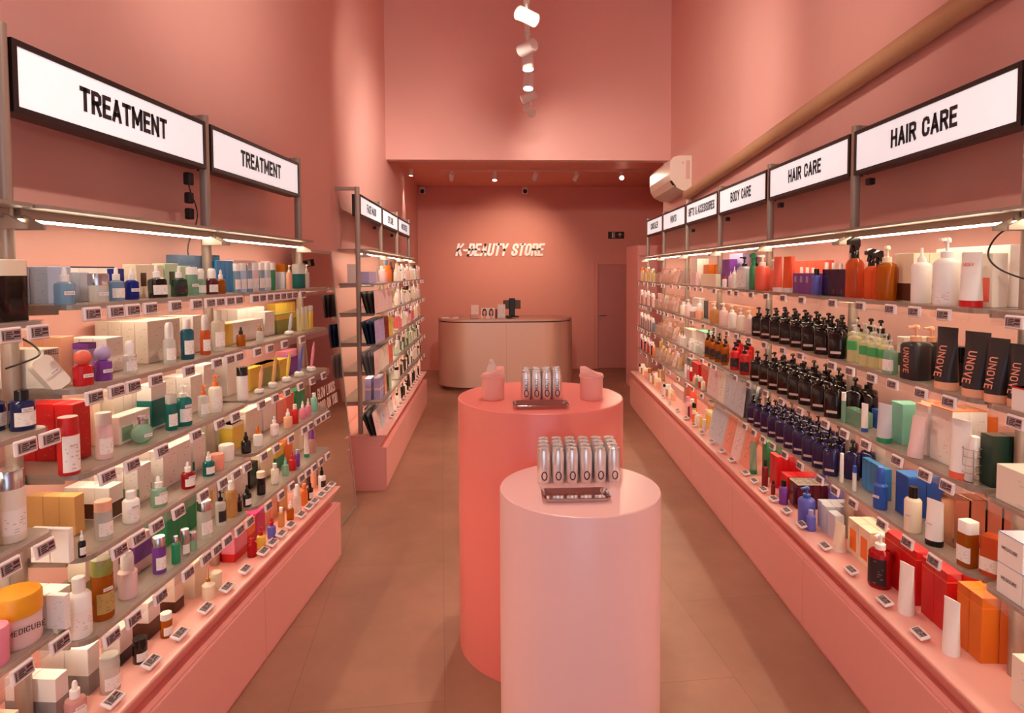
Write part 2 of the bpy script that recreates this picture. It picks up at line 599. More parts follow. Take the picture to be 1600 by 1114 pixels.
struct('ceiling_back', MB().box(-1.14, 3.6, YB + .14, YW, ZC, ZC + .1).mesh('ceiling_back', m_ceil))
struct('ceiling', MB().box(-3, 3.6, YF - .1, YB, ZT, ZT + .1).mesh('ceiling', m_ceil))
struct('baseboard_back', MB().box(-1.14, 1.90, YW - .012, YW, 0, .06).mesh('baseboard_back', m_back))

# door in the back wall
m_door = mat('painted door', 'C77F77', 0.5, noise=0.02)
d = struct('door_1', MB().bbox(1.965, 2.70, YW - .014, YW + .02, .005, 1.80, .003).mesh('door_leaf', m_door))
fr = MB()
fr.bbox(1.905, 1.955, YW - .03, YW + .02, 0, 1.86, .003).bbox(2.71, 2.76, YW - .03, YW + .02, 0, 1.86, .003).bbox(1.956, 2.709, YW - .03, YW + .02, 1.81, 1.86, .003)
obj('door_frame', fr.mesh('door_frame', m_back), d)
hb = MB()
hb.tube([(1.995, YW - .014, .93), (1.995, YW - .06, .93)], .009)
hb.tube([(1.995, YW - .06, .93), (2.11, YW - .06, .93)], .009)
hb.box(1.98, 2.01, YW - .02, YW - .012, .84, .87)
obj('door_handle', hb.mesh('door_handle', mat('satin steel', 'A79A92', .35, 1.0, noise=0)), d)

# ------------------------------------------------------------------ lights of the place: back and ceiling tracks
m_white = mat('white enamel', 'EFE6E0', .4, noise=0.0)
m_black = mat('black plastic', '120C0C', .45, noise=0.0)
m_dark = mat('dark rubber', '2A1C1A', .6, noise=0.0)
m_lens = mat('lit lens', 'FFE9D0', .3, emit=14.0, noise=0.0)
m_lensoff = mat('dim lens', 'FFE0C4', .3, emit=2.0, noise=0.0)
m_chrome = mat('polished steel', 'E3E1E0', .10, 1.0, noise=0.0)


def head(loc, aim, label, group, power, r=.045, col=None, L=.14, stem=.10, blend=1.0, size=95, bright=True):
    """one spot on a track: stem, can, lens and its lamp"""
    root = empty('track_spotlight', loc)
    tag(root, label, 'spotlight', group)
    st = MB().tube([(0, 0, 0), (0, 0, -stem)], .009).bbox(-.018, .018, -.03, .03, -.02, .002, .003)
    obj('stem', st.mesh('stem', m_white), root)
    dr = (Vector(aim) - Vector(loc) - Vector((0, 0, -stem))).normalized()
    q = dr.to_track_quat('-Z', 'Y')
    can = MB().lathe([(r * .86, L * .5), (r, L * .46), (r, -L * .5), (r * .84, -L * .5)], 20)
    c = obj('lamp_can', can.mesh('lamp_can', m_white), root, (0, 0, -stem))
    c.rotation_mode = 'QUATERNION'; c.rotation_quaternion = q
    ln = MB().lathe([(r * .84, -L * .5 - .003), (r * .84, -L * .5 + .006)], 20)
    obj('lens', ln.mesh('lens', m_lens if bright else m_lensoff), c)
    if power:
        ld = bpy.data.lights.new('spot', 'SPOT')
        ld.energy = power; ld.color = col or SPOT_COL; ld.spot_size = math.radians(size); ld.spot_blend = blend
        ld.shadow_soft_size = .035
        lo = bpy.data.objects.new('lamp', ld); COL.objects.link(lo); lo.parent = c
        lo.location = (0, 0, -L * .5 - .03)
    return root


ZTR = 3.42


def trx(y):
    return .276 + .08 * (y - 4.03)


tr = MB()
y0t, y1t = -2.0, 6.62
vs = []
for y in (y0t, y1t):
    vs += [(trx(y) - .018, y, ZTR), (trx(y) + .018, y, ZTR), (trx(y) + .018, y, ZTR + .035), (trx(y) - .018, y, ZTR + .035)]
tr.add(vs, [(0, 1, 5, 4), (1, 2, 6, 5), (2, 3, 7, 6), (3, 0, 4, 7), (0, 3, 2, 1), (4, 5, 6, 7)])
track = obj('lighting_track', tr.mesh('lighting_track', m_white))
tag(track, 'long white lighting track suspended over the middle of the shop', 'light track')
for y in (-1.2, 2.4, 5.6):
    obj('suspension_rod', MB().tube([(trx(y), y, ZTR + .035), (trx(y), y, ZT)], .004, 6).mesh('suspension_rod', m_white), track)

heads = [  # y along the track, aim point, power, lit, words
    (4.05, (2.05, 5.2, 3.0), .95, True, 'turned right with its lit face showing, nearest in view'),
    (4.60, (-1.14, 6.2, 3.1), .7, False, 'turned left, second from the nearest'),
    (4.88, (.42, 4.6, 0), 1, True, 'pointing straight down, third from the nearest'),
    (5.40, (.2, 4.6, 0), 1, True, 'pointing down over the aisle, fourth from the nearest'),
    (5.86, (-1.14, 6.4, 2.7), .8, False, 'turned left, second from the far end'),
    (6.36, (1.0, 7.36, 3.05), .26, True, 'turned right at the far end of the track'),
]
for y, aim, pw, lit, wd in heads:
    head((trx(y), y, ZTR), aim, 'white track spotlight ' + wd, None, SPOT_W * pw, bright=lit)
for y, aim, pw in ((3.2, (.33, 2.35, .9), .8), (2.6, (-1.35, 2.9, 3.3), .6), (2.2, (2.0, 4.0, 3.2), .8), (1.5, (-1.2, 1.6, 1.2), .8), (.9, (1.7, 1.4, 1.2), .8), (.2, (.5, 7.36, 4.2), 1.6), (-.8, (-.3, .8, 0), .8), (3.6, (.3, 8.7, .5), 2.4)):  # unseen heads added to light walls, shelves, plinth, bulkhead and desk
    head((trx(y), y, ZTR), aim, 'added white track spotlight overhead, out of the picture', 'added spotlights overhead', SPOT_W * pw)

# back ceiling track
ZBT = ZC
bt = MB().box(-.62, 2.42, 8.96, 8.99, ZBT - .03, ZBT)
t2 = obj('lighting_track', bt.mesh('back_track', m_wall))
tag(t2, 'pink lighting track across the low ceiling at the back', 'light track')
for px, aim, lit, pw, wd in ((706, (-.6, 10.7, 1.3), False, 22, 'turned left, leftmost on the back ceiling'),
                             (773, (.1, 8.4, 1.0), True, 30, 'with its lit face showing, second from the left on the back ceiling'),
                             (836, (.45, 10.74, 1.75), False, 105, 'turned to the lettering, middle one on the back ceiling'),
                             (900, (.75, 10.74, 1.4), False, 18, 'turned to the wall, fourth on the back ceiling'),
                             (971, (1.2, 3.0, .6), True, 40, 'glaring towards the aisle, rightmost on the back ceiling')):
    p = on_y(px, 272, 8.975)
    head((p.x, 8.975, ZBT - .03), aim, 'small track spotlight ' + wd, None, pw, r=.035, L=.11, stem=.07, bright=lit, size=78, blend=1.0, col=(1.0, .74, .52))
# wall washer grazing the end of the left wall
head((-1.03, 8.93, ZC), (-1.125, 8.98, 1.9), 'small spotlight grazing the left wall at the back', None, 26, r=.03, L=.09, stem=.05, size=56, blend=.8)

# ------------------------------------------------------------------ wall pieces at the back
m_letter = mat('brushed steel letters', 'F2E2D6', .4, .68, noise=0.0)
a, b = on_y(711, 398, YW), on_y(852, 398, YW)
w = text_mesh('K-BEAUTY STORE', b.x - a.x - .05, .215, (m_letter,), 1.25, .025, .22)
lt = obj('wall_lettering', w, None, ((a.x + b.x) / 2, YW - .002, 2.07))
tag(lt, 'slanted brushed metal K-BEAUTY STORE lettering on the back wall', 'lettering')

m_exit = mat('exit sign face', '2A1A14', .35, noise=0)
m_exitw = mat('exit sign marks', 'D9BFAE', .4, noise=0)
p = on_y(962.5, 367.5, YW)
ex = obj('exit_sign', MB().bbox(-.14, .14, -.02, 0, -.06, .06, .004).mesh('exit_sign', m_exit), None, (p.x, YW, p.z))
tag(ex, 'dark emergency exit sign with running figure and arrow above the door', 'sign')
g = MB()
g.box(-.075, -.055, -.0215, -.0205, -.045, .045).box(-.055, -.018, -.0215, -.0205, .035, .045).box(-.055, -.018, -.0215, -.0205, -.045, -.037)
g.box(-.046, -.034, -.0215, -.0205, .015, .028)
g.prism([(-.05, -.01), (-.03, -.01), (-.025, .012), (-.048, .012)], -.0215, -.0205).prism([(-.05, -.034), (-.042, -.034), (-.038, -.01), (-.048, -.01)], -.0215, -.0205).prism([(-.032, -.01), (-.024, -.032), (-.018, -.03), (-.026, -.008)], -.0215, -.0205)
obj('running_figure', g.mesh('running_figure', m_exitw), ex)
g = MB().box(.056, .068, -.0215, -.0205, -.035, .02).prism([(.03, .006), (.062, .04), (.094, .006), (.086, -.002), (.062, .022), (.038, -.002)], -.0215, -.0205)
obj('arrow', g.mesh('arrow', m_exitw), ex)


def camera_dome(loc, label):
    r = obj('security_camera', MB().bbox(-.045, .045, -.05, .0, -.07, .05, .01).mesh('camera_body', m_white), None, loc)
    tag(r, label, 'security camera')
    l_ = MB().lathe([(.0, .05), (.024, .046), (.034, .03), (.036, 0)], 14)
    o = obj('camera_lens', l_.mesh('camera_lens', m_dark), r, (.0, -.05, -.025), rx=math.radians(115))
    return r


p = on_y(658, 293, YW - .05)
camera_dome((p.x + .02, YW - .002, ZC - .06), 'small white security camera in the left corner of the back wall')
p = on_y(820, 293, YW)
camera_dome((p.x, YW - .002, ZC - .06), 'small security camera high on the back wall above the lettering')

# tall storage cabinet beside the door, partly behind the right-hand shelving
tc_ = empty('storage_cabinet', (2.62, 8.9, 0))
tag(tc_, 'tall pink storage cabinet between the door and the right shelving', 'cabinet')
obj('cabinet_body', MB().bbox(-.5, .5, -.35, .35, 0, 2.05, .003).mesh('cabinet_body', m_pink), tc_)
obj('top_door', MB().bbox(-.498, .498, -.37, -.352, 1.91, 2.048, .003).mesh('top_door', m_pink), tc_)
obj('cabinet_door', MB().bbox(-.498, .498, -.37, -.352, .04, 1.905, .003).mesh('cabinet_door', m_pink), tc_)

# ------------------------------------------------------------------ cash desk
def stadium(hx, r, n=14, cx=0, cy=0):
    pts = []
    for i in range(n + 1):
        t = -math.pi / 2 + math.pi * i / n
        pts.append((cx + hx - r + r * math.cos(t), cy + r * math.sin(t)))
    for i in range(n + 1):
        t = math.pi / 2 + math.pi * i / n
        pts.append((cx - hx + r + r * math.cos(t), cy + r * math.sin(t)))
    return pts


def wall_smooth(mb, pts, z0, z1, mi=0):
    n = len(pts)
    vs = [(x, y, z0) for x, y in pts] + [(x, y, z1) for x, y in pts]
    mb.add(vs, [(i, (i + 1) % n, n + (i + 1) % n, n + i) for i in range(n)], mi, True)
    mb.add(vs[:n], [tuple(range(n))[::-1]], mi)
    mb.add(vs[n:], [tuple(range(n))], mi)
    return mb


m_desk = mat('champagne satin metal', 'E2BCA8', .34, .5, noise=0.01)
m_gap = mat('dark reveal', '3A1A14', .7, noise=0)
desk = empty('cash_desk', (.30, 9.18, 0))
tag(desk, 'long champagne cash desk with rounded ends before the back wall', 'counter')
obj('desk_body', wall_smooth(MB(), stadium(.985, .45, 20), .06, .975).mesh('desk_body', m_desk), desk)
obj('toe_kick', wall_smooth(MB(), stadium(.93, .40, 20), 0, .06).mesh('toe_kick', mat('toe kick', '7A4A3C', .5, noise=0)), desk)
obj('reveal', wall_smooth(MB(), stadium(.965, .43, 20), .975, .99).mesh('reveal', m_gap), desk)
obj('desk_top', wall_smooth(MB(), stadium(.985, .45, 20), .99, 1.02).mesh('desk_top', mat('champagne top', 'D9AE9C', .3, .35, noise=0)), desk)
obj('panel_seam', MB().box(-.001, .001, -.4508, -.4495, .07, .97).mesh('panel_seam', mat('seam', '8A6252', .6, noise=0)), desk)

ZD = 1.02


def on_desk(px, y):
    return on_y(px, 490, y).x


# screen
scx = on_desk(800, 9.2)
sc = empty('checkout_screen', (scx, 9.2, ZD))
tag(sc, 'black checkout screen on a stand, seen from behind, on the cash desk', 'screen')
obj('base', MB().bbox(-.10, .10, -.08, .10, 0, .015, .004).mesh('base', m_black), sc)
obj('stand_column', MB().bbox(-.045, .045, -.02, .02, .015, .28, .008).mesh('stand_column', m_black), sc)
obj('screen_panel', MB().bbox(-.13, .13, .022, .05, .12, .25, .006).mesh('screen_panel', mat('screen back', '5A4030', .3, .3, noise=0)), sc)
ct = obj('card_terminal', MB().bbox(-.04, .04, -.06, .06, 0, .035, .008).mesh('card_terminal', m_black), None, (on_desk(795, 9.0), 9.0, ZD))
tag(ct, 'small black card terminal in front of the checkout screen', 'card terminal')
m_acr = mat('clear acrylic', 'EFE4DE', .08, trans=.72, noise=0)
m_paper = mat('white card', 'F0E4DE', .5, noise=0.02)
m_cardpr = print_mat('notice print', 'EFDAD2', 'B0766A', 9)
m_notice = print_mat('blue notice print', 'E8DAD8', '7C6C8C', 8)
h1 = empty('card_holder', (on_desk(742, 9.0), 9.0, ZD))
tag(h1, 'clear card holder with pink leaflets, leftmost upright item on the desk', 'card holder')
obj('tray', MB().bbox(-.065, .065, -.05, .05, 0, .05, .003).mesh('tray', m_acr), h1)
obj('leaflet_stack', MB().bbox(-.055, .055, -.03, .03, .005, .055, .002).mesh('leaflet_stack', mat('salmon card', 'E29A8C', .5, noise=0)), h1)
obj('notice', MB().box(-.055, .055, .03, .034, .05, .19).mesh('notice', m_cardpr), h1, (0, .01, 0))
for i, px in enumerate((757, 767.5)):
    fr_ = obj('portrait_card', MB().bbox(-.046, .046, -.012, .012, 0, .155, .002).mesh('portrait_card', m_paper), None, (on_desk(px, 8.95), 8.95, ZD))
    tag(fr_, 'small upright card with a dark-haired portrait, %s of the pair on the cash desk' % ('left' if i == 0 else 'right'), 'card')
    hair = MB().prism([(.033 * math.cos(t) * (1 if math.sin(t) > -.2 else 1.05), .085 + (.06 if math.sin(t) > 0 else .075) * math.sin(t)) for t in [k * math.pi / 12 for k in range(24)]], -.0135, -.0122)
    obj('portrait_hair', hair.mesh('portrait_hair', mat('dark hair print', '3A1A16', .6, noise=0)), fr_)
    face = MB().prism([(.019 * math.cos(t), .085 + .032 * math.sin(t)) for t in [k * math.pi / 10 for k in range(20)]], -.0148, -.0137)
    face.prism([(-.028, .003), (.028, .003), (.012, .05), (-.012, .05)], -.0146, -.0137)
    obj('portrait_face', face.mesh('portrait_face', mat('skin print', 'D9A08C', .6, noise=0)), fr_)
bk = obj('booklet_stand', MB().bbox(-.012, .012, -.03, .03, 0, .13, .002).mesh('booklet', mat('dark leather', '4A1A18', .5, noise=0)), None, (on_desk(775.5, 8.98), 8.98, ZD))
tag(bk, 'narrow dark red booklet standing between the portrait cards and the notice', 'booklet')
h2 = empty('notice_stand', (on_desk(783.5, 8.98), 8.98, ZD))
tag(h2, 'clear acrylic stand with a printed notice just left of the checkout screen', 'notice')
obj('acrylic_foot', MB().bbox(-.05, .05, -.04, .04, 0, .006, .002).mesh('acrylic_foot', m_acr), h2)
obj('notice_sheet', MB().box(-.055, .055, -.004, .004, .006, .2).mesh('notice_sheet', m_notice), h2)
for i, (px, w_) in enumerate(((695, .11), (714, .09))):
    o = obj('leaflet_pile', MB().bbox(-w_ / 2, w_ / 2, -.06, .06, 0, .014, .002).mesh('leaflet_pile', m_cardpr), None, (on_desk(px, 9.1), 9.1, ZD), rz=.2 - .5 * i)
    tag(o, 'low pile of pale leaflets on the %s' % ('far left end of the desk' if i == 0 else 'desk left of the card holder'), 'leaflets')

# ------------------------------------------------------------------ air conditioner and pipe on the right wall
m_ac = mat('air conditioner plastic', 'EADACA', .32, noise=0)
AC0, AC1 = 3.62, 4.68
ac = empty('air_conditioner', UR.p((AC0 + AC1) / 2, -.197, 2.7), UR.rz)
tag(ac, 'white air conditioner high on the right wall beside the low ceiling', 'air conditioner')
hl = (AC1 - AC0) / 2
prof = [(0, .18), (-.13, .18), (-.19, .165), (-.222, .12), (-.226, .0), (-.215, -.07), (-.175, -.135), (-.10, -.175), (0, -.185)]
b_ = MB().prism([(y, z) for y, z in prof], -hl, hl, axis='x')
obj('housing', b_.mesh('housing', m_ac), ac)
obj('air_slot', MB().prism([(-.216, -.078), (-.168, -.142), (-.160, -.134), (-.205, -.074)], hl - .05, hl + .0015, axis='x').mesh('air_slot', m_gap), ac)
obj('rating_label', MB().box(hl + .0005, hl + .0015, -.06, -.02, -.06, .13).mesh('rating_label', print_mat('rating print', 'D8B4A8', '8A5A54', 16)), ac)
obj('warning_mark', MB().prism([(-.10, .10), (-.085, .10), (-.0925, .115)], hl + .0005, hl + .0015, axis='x').mesh('warning_mark', mat('warning red', '7A2018', .5, noise=0)), ac)
obj('hose', MB().tube([(hl - .08, -.05, -.17), (hl - .04, -.06, -.24), (hl + .02, -.05, -.22), (hl + .08, -.045, -.25)], .018).mesh('hose', m_ac), ac)
pp = MB().tube([UR.p(3.58, -.145, 2.474), UR.p(2.0, -.145, 2.556), UR.p(0, -.145, 2.66), UR.p(-1.6, -.145, 2.74), UR.p(-4.5, -.145, 2.885)], .047, 14)
pipe = obj('wall_pipe', pp.mesh('wall_pipe', mat('tan plastic pipe', 'C9A27C', .45, noise=.03)))
tag(pipe, 'long tan pipe sloping along the right wall above the signs', 'pipe')
cl = MB().bbox(-.03, .03, -.06, .0, -.06, .06, .008)
cb = obj('pipe_bracket', cl.mesh('pipe_bracket', m_wall), None, UR.p(3.60, -.194, 2.38), UR.rz)
tag(cb, 'small pink wall bracket where the tan pipe meets the air conditioner', 'bracket')

# ------------------------------------------------------------------ two round display plinths
def cyl(r, h, bev=.006, seg=96):
    return MB().lathe([(r, 0), (r, h - bev), (r - bev * .3, h - bev * .3), (r - bev, h)], seg)


BX, BY, BR, BZ = .2494, 2.8138, .3734, 1.1234
SX, SY, SR, SZ = .3209, 2.1007, .2738, .950
bigp = obj('display_plinth', cyl(BR, BZ).mesh('plinth', mat('coral lacquer', 'EE8178', .30, noise=.008)), None, (BX, BY, 0))
tag(bigp, 'tall coral pink cylindrical plinth in the middle of the aisle', 'plinth')
smlp = obj('display_plinth', cyl(SR, SZ).mesh('plinth', mat('pale pink lacquer', 'F0C0BE', .30, noise=.008)), None, (SX, SY, 0))
tag(smlp, 'shorter pale pink cylindrical plinth in front of the coral one', 'plinth')

# drink cans
m_can = mat('brushed aluminium', 'F0E9E6', .32, .88, noise=.02)
m_ink = mat('dark can print', '4A4148', .35, .4, noise=0)
rc, hc = .0226, .121
canm = MB().lathe([(rc * .72, 0), (rc * .82, .0), (rc, .010), (rc, hc - .016), (rc * .83, hc - .004), (rc * .85, hc), (rc * .78, hc), (rc * .74, hc - .006)], 20).mesh('can_body', m_can)
tabm = MB().bbox(-.007, .007, -.012, .008, hc - .0055, hc - .0035, .0008).mesh('ring_pull', m_chrome)
txm = text_mesh('BEAUTY', .05, .013, (m_ink,), .9)
ringm = MB()
for k in range(20):
    a0, a1 = k * math.pi / 10, (k + 1) * math.pi / 10
    ringm.quad((.011 * math.cos(a0), 0, .016 * math.sin(a0)), (.011 * math.cos(a1), 0, .016 * math.sin(a1)), (.007 * math.cos(a1), 0, .012 * math.sin(a1)), (.007 * math.cos(a0), 0, .012 * math.sin(a0)))
ringm = ringm.mesh('round_print', m_ink)
ORD = ['first', 'second', 'third', 'fourth', 'fifth', 'sixth', 'seventh', 'eighth', 'ninth', 'tenth', 'eleventh', 'twelfth', 'thirteenth', 'fourteenth', 'fifteenth', 'sixteenth', 'seventeenth', 'eighteenth', 'nineteenth', 'twentieth']
ROWN = ['front', 'second', 'third', 'back']


def cans(xs, y0, z, nrow, plinth, printed, grp, rot=0.0):
    for r in range(nrow):
        for i, x in enumerate(xs):
            c = obj('drink_can', canm, None, (x + r * .0035, y0 + r * .0465, z))
            tag(c, 'silver drink can, %s from left in the %s row on the %s plinth' % (ORD[i], ROWN[r], plinth), 'can', grp)
            obj('ring_pull', tabm, c)
            if r == 0:
                if printed:
                    o = obj('can_print', txm, c, (0, -rc - .0004, hc * .58)); o.rotation_euler = (0, math.radians(-90), 0)
                o = obj('round_print', ringm, c, (0, -rc - .0004, hc * .25), rz=0)


pA = on_z(850, 755, SZ); pB = on_z(962, 757, SZ)
n6 = [pA.x + (pB.x - pA.x) * i / 5 for i in range(6)]
cans(n6, pA.y + .005, SZ, 4, 'pale pink', False, 'silver cans on the pale pink plinth')
pA = on_z(822, 624, BZ); pB = on_z(870.5, 624, BZ)
n4 = [pA.x + (pB.x - pA.x) * i / 3 for i in range(4)]
cans(n4, pA.y, BZ, 4, 'coral', True, 'silver cans on the coral plinth')

m_tray = mat('mirror steel tray', 'DAD6D4', .07, 1.0, noise=0)


def tray(loc, w, d, label, rz=0.0):
    b = MB(); t = .016
    def rr(hw, hd, r, n=5):
        p = []
        for cx, cy, a in ((hw - r, -hd + r, -90), (hw - r, hd - r, 0), (-hw + r, hd - r, 90), (-hw + r, -hd + r, 180)):
            for k in range(n + 1):
                q = math.radians(a + 90 * k / n); p.append((cx + r * math.cos(q), cy + r * math.sin(q)))
        return p
    rings = [(rr(w / 2 - .012, d / 2 - .012, .012), 0), (rr(w / 2 - .003, d / 2 - .003, .016), t), (rr(w / 2, d / 2, .018), t + .001), (rr(w / 2, d / 2, .018), t - .002),
             (rr(w / 2 - .009, d / 2 - .009, .012), -.0)]
    rings = [(rr(w / 2 - .012, d / 2 - .012, .010), 0.0), (rr(w / 2, d / 2, .018), t), (rr(w / 2 - .004, d / 2 - .004, .015), t + .001), (rr(w / 2 - .015, d / 2 - .015, .009), .004)]
    n = len(rings[0][0]); vs = []
    for p, z in rings:
        vs += [(x, y, z) for x, y in p]
    fs = []
    for i in range(len(rings) - 1):
        for j in range(n):
            fs.append((i * n + j, i * n + (j + 1) % n, (i + 1) * n + (j + 1) % n, (i + 1) * n + j))
    b.add(vs, fs, 0, False)
    b.add(vs[-n:], [tuple(range(n))], 0); b.add(vs[:n], [tuple(range(n))[::-1]], 0)
    o = obj('serving_tray', b.mesh('serving_tray', m_tray), None, loc, rz)
    return tag(o, label, 'tray')


p = on_z(899.5, 778, SZ)
tray((p.x, p.y, SZ), .222, .105, 'rectangular mirror steel tray in front of the cans on the pale pink plinth')
p = on_z(844.5, 635.5, BZ)
tray((p.x, p.y, BZ), .232, .115, 'rectangular mirror steel tray in front of the cans on the coral plinth')

# swing bins
m_bin = mat('pink bin plastic', 'F2AFA4', .4, noise=.01)


def bin_(px, py, label, tilt, tissue):
    p = on_z(px, py, BZ)
    r, hh = .0505, .098
    root = empty('waste_bin', (p.x, p.y + .05, BZ))
    tag(root, label, 'waste bin')
    obj('bin_body', MB().lathe([(r * .96, 0), (r, .004), (r, hh)], 36).mesh('bin_body', m_bin), root)
    rim = MB().lathe([(r, hh - .004), (r + .0045, hh - .002), (r + .0045, hh + .008), (r, hh + .010)], 36)
    obj('rim', rim.mesh('rim', m_bin), root)
    # lid cut by a wavy slope
    seg = 36; vs = []; fs = []
    for k in range(seg):
        a = 2 * math.pi * k / seg
        x, y = math.cos(a), math.sin(a)
        top = hh + .028 + tilt * (.011 * x + .006 * math.sin(2.6 * x))
        vs += [(r * x, r * y, hh + .006), (r * x, r * y, top), (r * .84 * x, r * .84 * y, top + .001), (r * .5 * x, r * .5 * y, top - .012)]
    for k in range(seg):
        q = (k + 1) % seg
        for i in range(3):
            fs.append((k * 4 + i, q * 4 + i, q * 4 + i + 1, k * 4 + i + 1))
    lid = MB().add(vs, fs, 0, True)
    lid.add([vs[k * 4 + 3] for k in range(seg)], [tuple(range(seg))])
    obj('lid', lid.mesh('lid', m_bin), root)
    if tissue:
        t = MB()
        pts = [(-.026, -.004), (.020, -.006), (.019, .014), (.012, .034), (.003, .052), (-.009, .049), (-.016, .030), (-.024, .012)]
        vs = []
        for dy in (-.008, 0, .009):
            vs += [(x * (1 if dy == 0 else .8) + (dy * .5), dy + .003 * math.sin(80 * z_), z_ * (1 if dy == 0 else .85)) for x, z_ in pts]
        n = len(pts)
        fs = [(i, (i + 1) % n, n + (i + 1) % n, n + i) for i in range(n)] + [(n + i, n + (i + 1) % n, 2 * n + (i + 1) % n, 2 * n + i) for i in range(n)]
        t.add(vs, fs, 0, False); t.add(vs[:n], [tuple(range(n))]); t.add(vs[2 * n:], [tuple(range(n))[::-1]])
        ts = obj('paper_tissue', t.mesh('tissue', mat('tissue paper', 'F4E2DC', .8, trans=.25, noise=.02)), None, (p.x - .004, p.y + .05, BZ + hh + .028))
        tag(ts, 'crumpled white tissue sticking out of the left pink bin', 'tissue')


bin_(770.5, 626, 'pink round waste bin with sloped lid left of the cans on the coral plinth', 1, True)
bin_(927, 626, 'pink round waste bin with sloped lid right of the cans on the coral plinth', -1, False)

# ------------------------------------------------------------------ shelving: plinths, uprights, canopies, shelves, signs
HP = .437
m_metal = mat('champagne powder coat', 'A9998C', .42, .35, noise=.02)
m_shelf = mat('warm grey shelf metal', '9C8E82', .36, .2, noise=.02)
m_strip = mat('warm led strip', 'FFE4C4', .4, emit=LED_STR, noise=0)
m_strip2 = mat('warm led strip bare', 'FFE4C4', .4, emit=LED_STR * 1.1, noise=0)
m_signface = mat('lit sign face', 'F1F4F8', .4, emit=SIGN_STR, noise=0)
m_signframe = mat('black sign frame', '1A1013', .4, noise=0)
m_signtext = mat('sign lettering', '2A2228', .5, noise=0)
ZS_L = [1.605, 1.377, 1.143, .913, .680]
ZS_R = [1.568, 1.290, 1.014, .742]
OFF_L, OFF_R = .185, .14
SHN = ['top shelf', 'second shelf', 'third shelf', 'fourth shelf', 'fifth shelf']
BAYS = {
    'L': [(-1.95, -.975, 'nearest left bay', 'R'), (-.975, 0, 'near treatment bay', 'L'), (0, .975, 'far treatment bay', 'L')],
    'R': [(-2, -1, 'nearest right bay', 'R'), (-1, 0, 'near hair care bay', 'R'), (0, 1, 'far hair care bay', 'R'), (1, 2, 'body care bay', 'R'),
          (2, 3, 'gifts bay', 'R'), (3, 4, 'minis bay', 'R'), (4, 4.92, 'concealer bay', 'R')],
    'F': [(0, 1, 'face mask bay', 'L'), (1, 2, 'eye care bay', 'L'), (2, 3, 'moisturizer bay', 'L')],
}
UN = {'L': UL, 'R': UR, 'F': UF}


def levels(u, s):
    if u == 'R' or (u == 'L' and s < -.98):
        return ZS_R
    return ZS_L


def front(u, s):
    return OFF_R if (u == 'R' or (u == 'L' and s < -.98)) else OFF_L


def bay_name(u, s):
    for a, b, n, _ in BAYS[u]:
        if a <= s < b:
            return n
    return BAYS[u][0][2] if s < BAYS[u][0][0] else BAYS[u][-1][2]


def plate(x0, x1, yf, yb, z0, z1, r=.03):
    """shelf outline, front (low y) corners rounded; local x along the shelf"""
    p = []
    for cx, a in ((x0 + r, 180), (x1 - r, 270)):
        for k in range(6):
            t = math.radians(a + 90 * k / 5)
            p.append((cx + r * math.cos(t), yf + r + r * math.sin(t)))
    p += [(x1, yb), (x0, yb)]
    return MB().prism(p, z0, z1, axis='z')


# plinths
def plinth(u, s0, s1, fo, seams, label):
    U_ = UN[u]; c = (s0 + s1) / 2; h = (s1 - s0) / 2
    root = empty('shelf_plinth', U_.p(c, 0, 0), U_.rz)
    tag(root, label, 'plinth')
    sgn = 1 if u != 'R' else -1
    obj('plinth_body', MB().box(-h + .002, h - .002, -fo + .012, .165, .0, HP - .098).mesh('plinth_body', m_pink), root)
    obj('worktop', MB().bbox(-h, h, -fo, .165, HP - .012, HP, .003).mesh('worktop', m_pinktop), root)
    obj('recess', MB().prism([(-fo + .060, HP - .0975), (.165, HP - .0975), (.165, HP - .0125), (-fo + .004, HP - .0125)], -h + .002, h - .002, axis='x').mesh('recess', m_pink), root)
    ed = sorted([(s - c) * sgn for s in seams] + [-h, h])
    for a, b in zip(ed[:-1], ed[1:]):
        obj('front_panel', MB().bbox(a + .0015, b - .0015, -fo, -fo + .0115, .025, HP - .099, .002).mesh('front_panel', m_pink), root)


def s_at(u, px, off, z):
    return UN[u].solve(px, off, z)


plinth('L', -2.1, 1.0, .212, [s_at('L', 413, .21, .35), s_at('L', 413, .21, .35) - 1.0, s_at('L', 413, .21, .35) - 2.0], 'long pink plinth under the left-hand treatment shelves')
r0 = s_at('R', 1255, .215, .3)
plinth('R', -2.3, 4.92, .217, [r0 - 2.0, r0 - 1.0, r0, r0 + 1.0, r0 + 2, r0 + 3, r0 + 4], 'long pink plinth under the right-hand shelves')
plinth('F', -.06, 3.02, .208, [1.0, 2.0], 'pink plinth under the face mask shelves beyond the mirror')


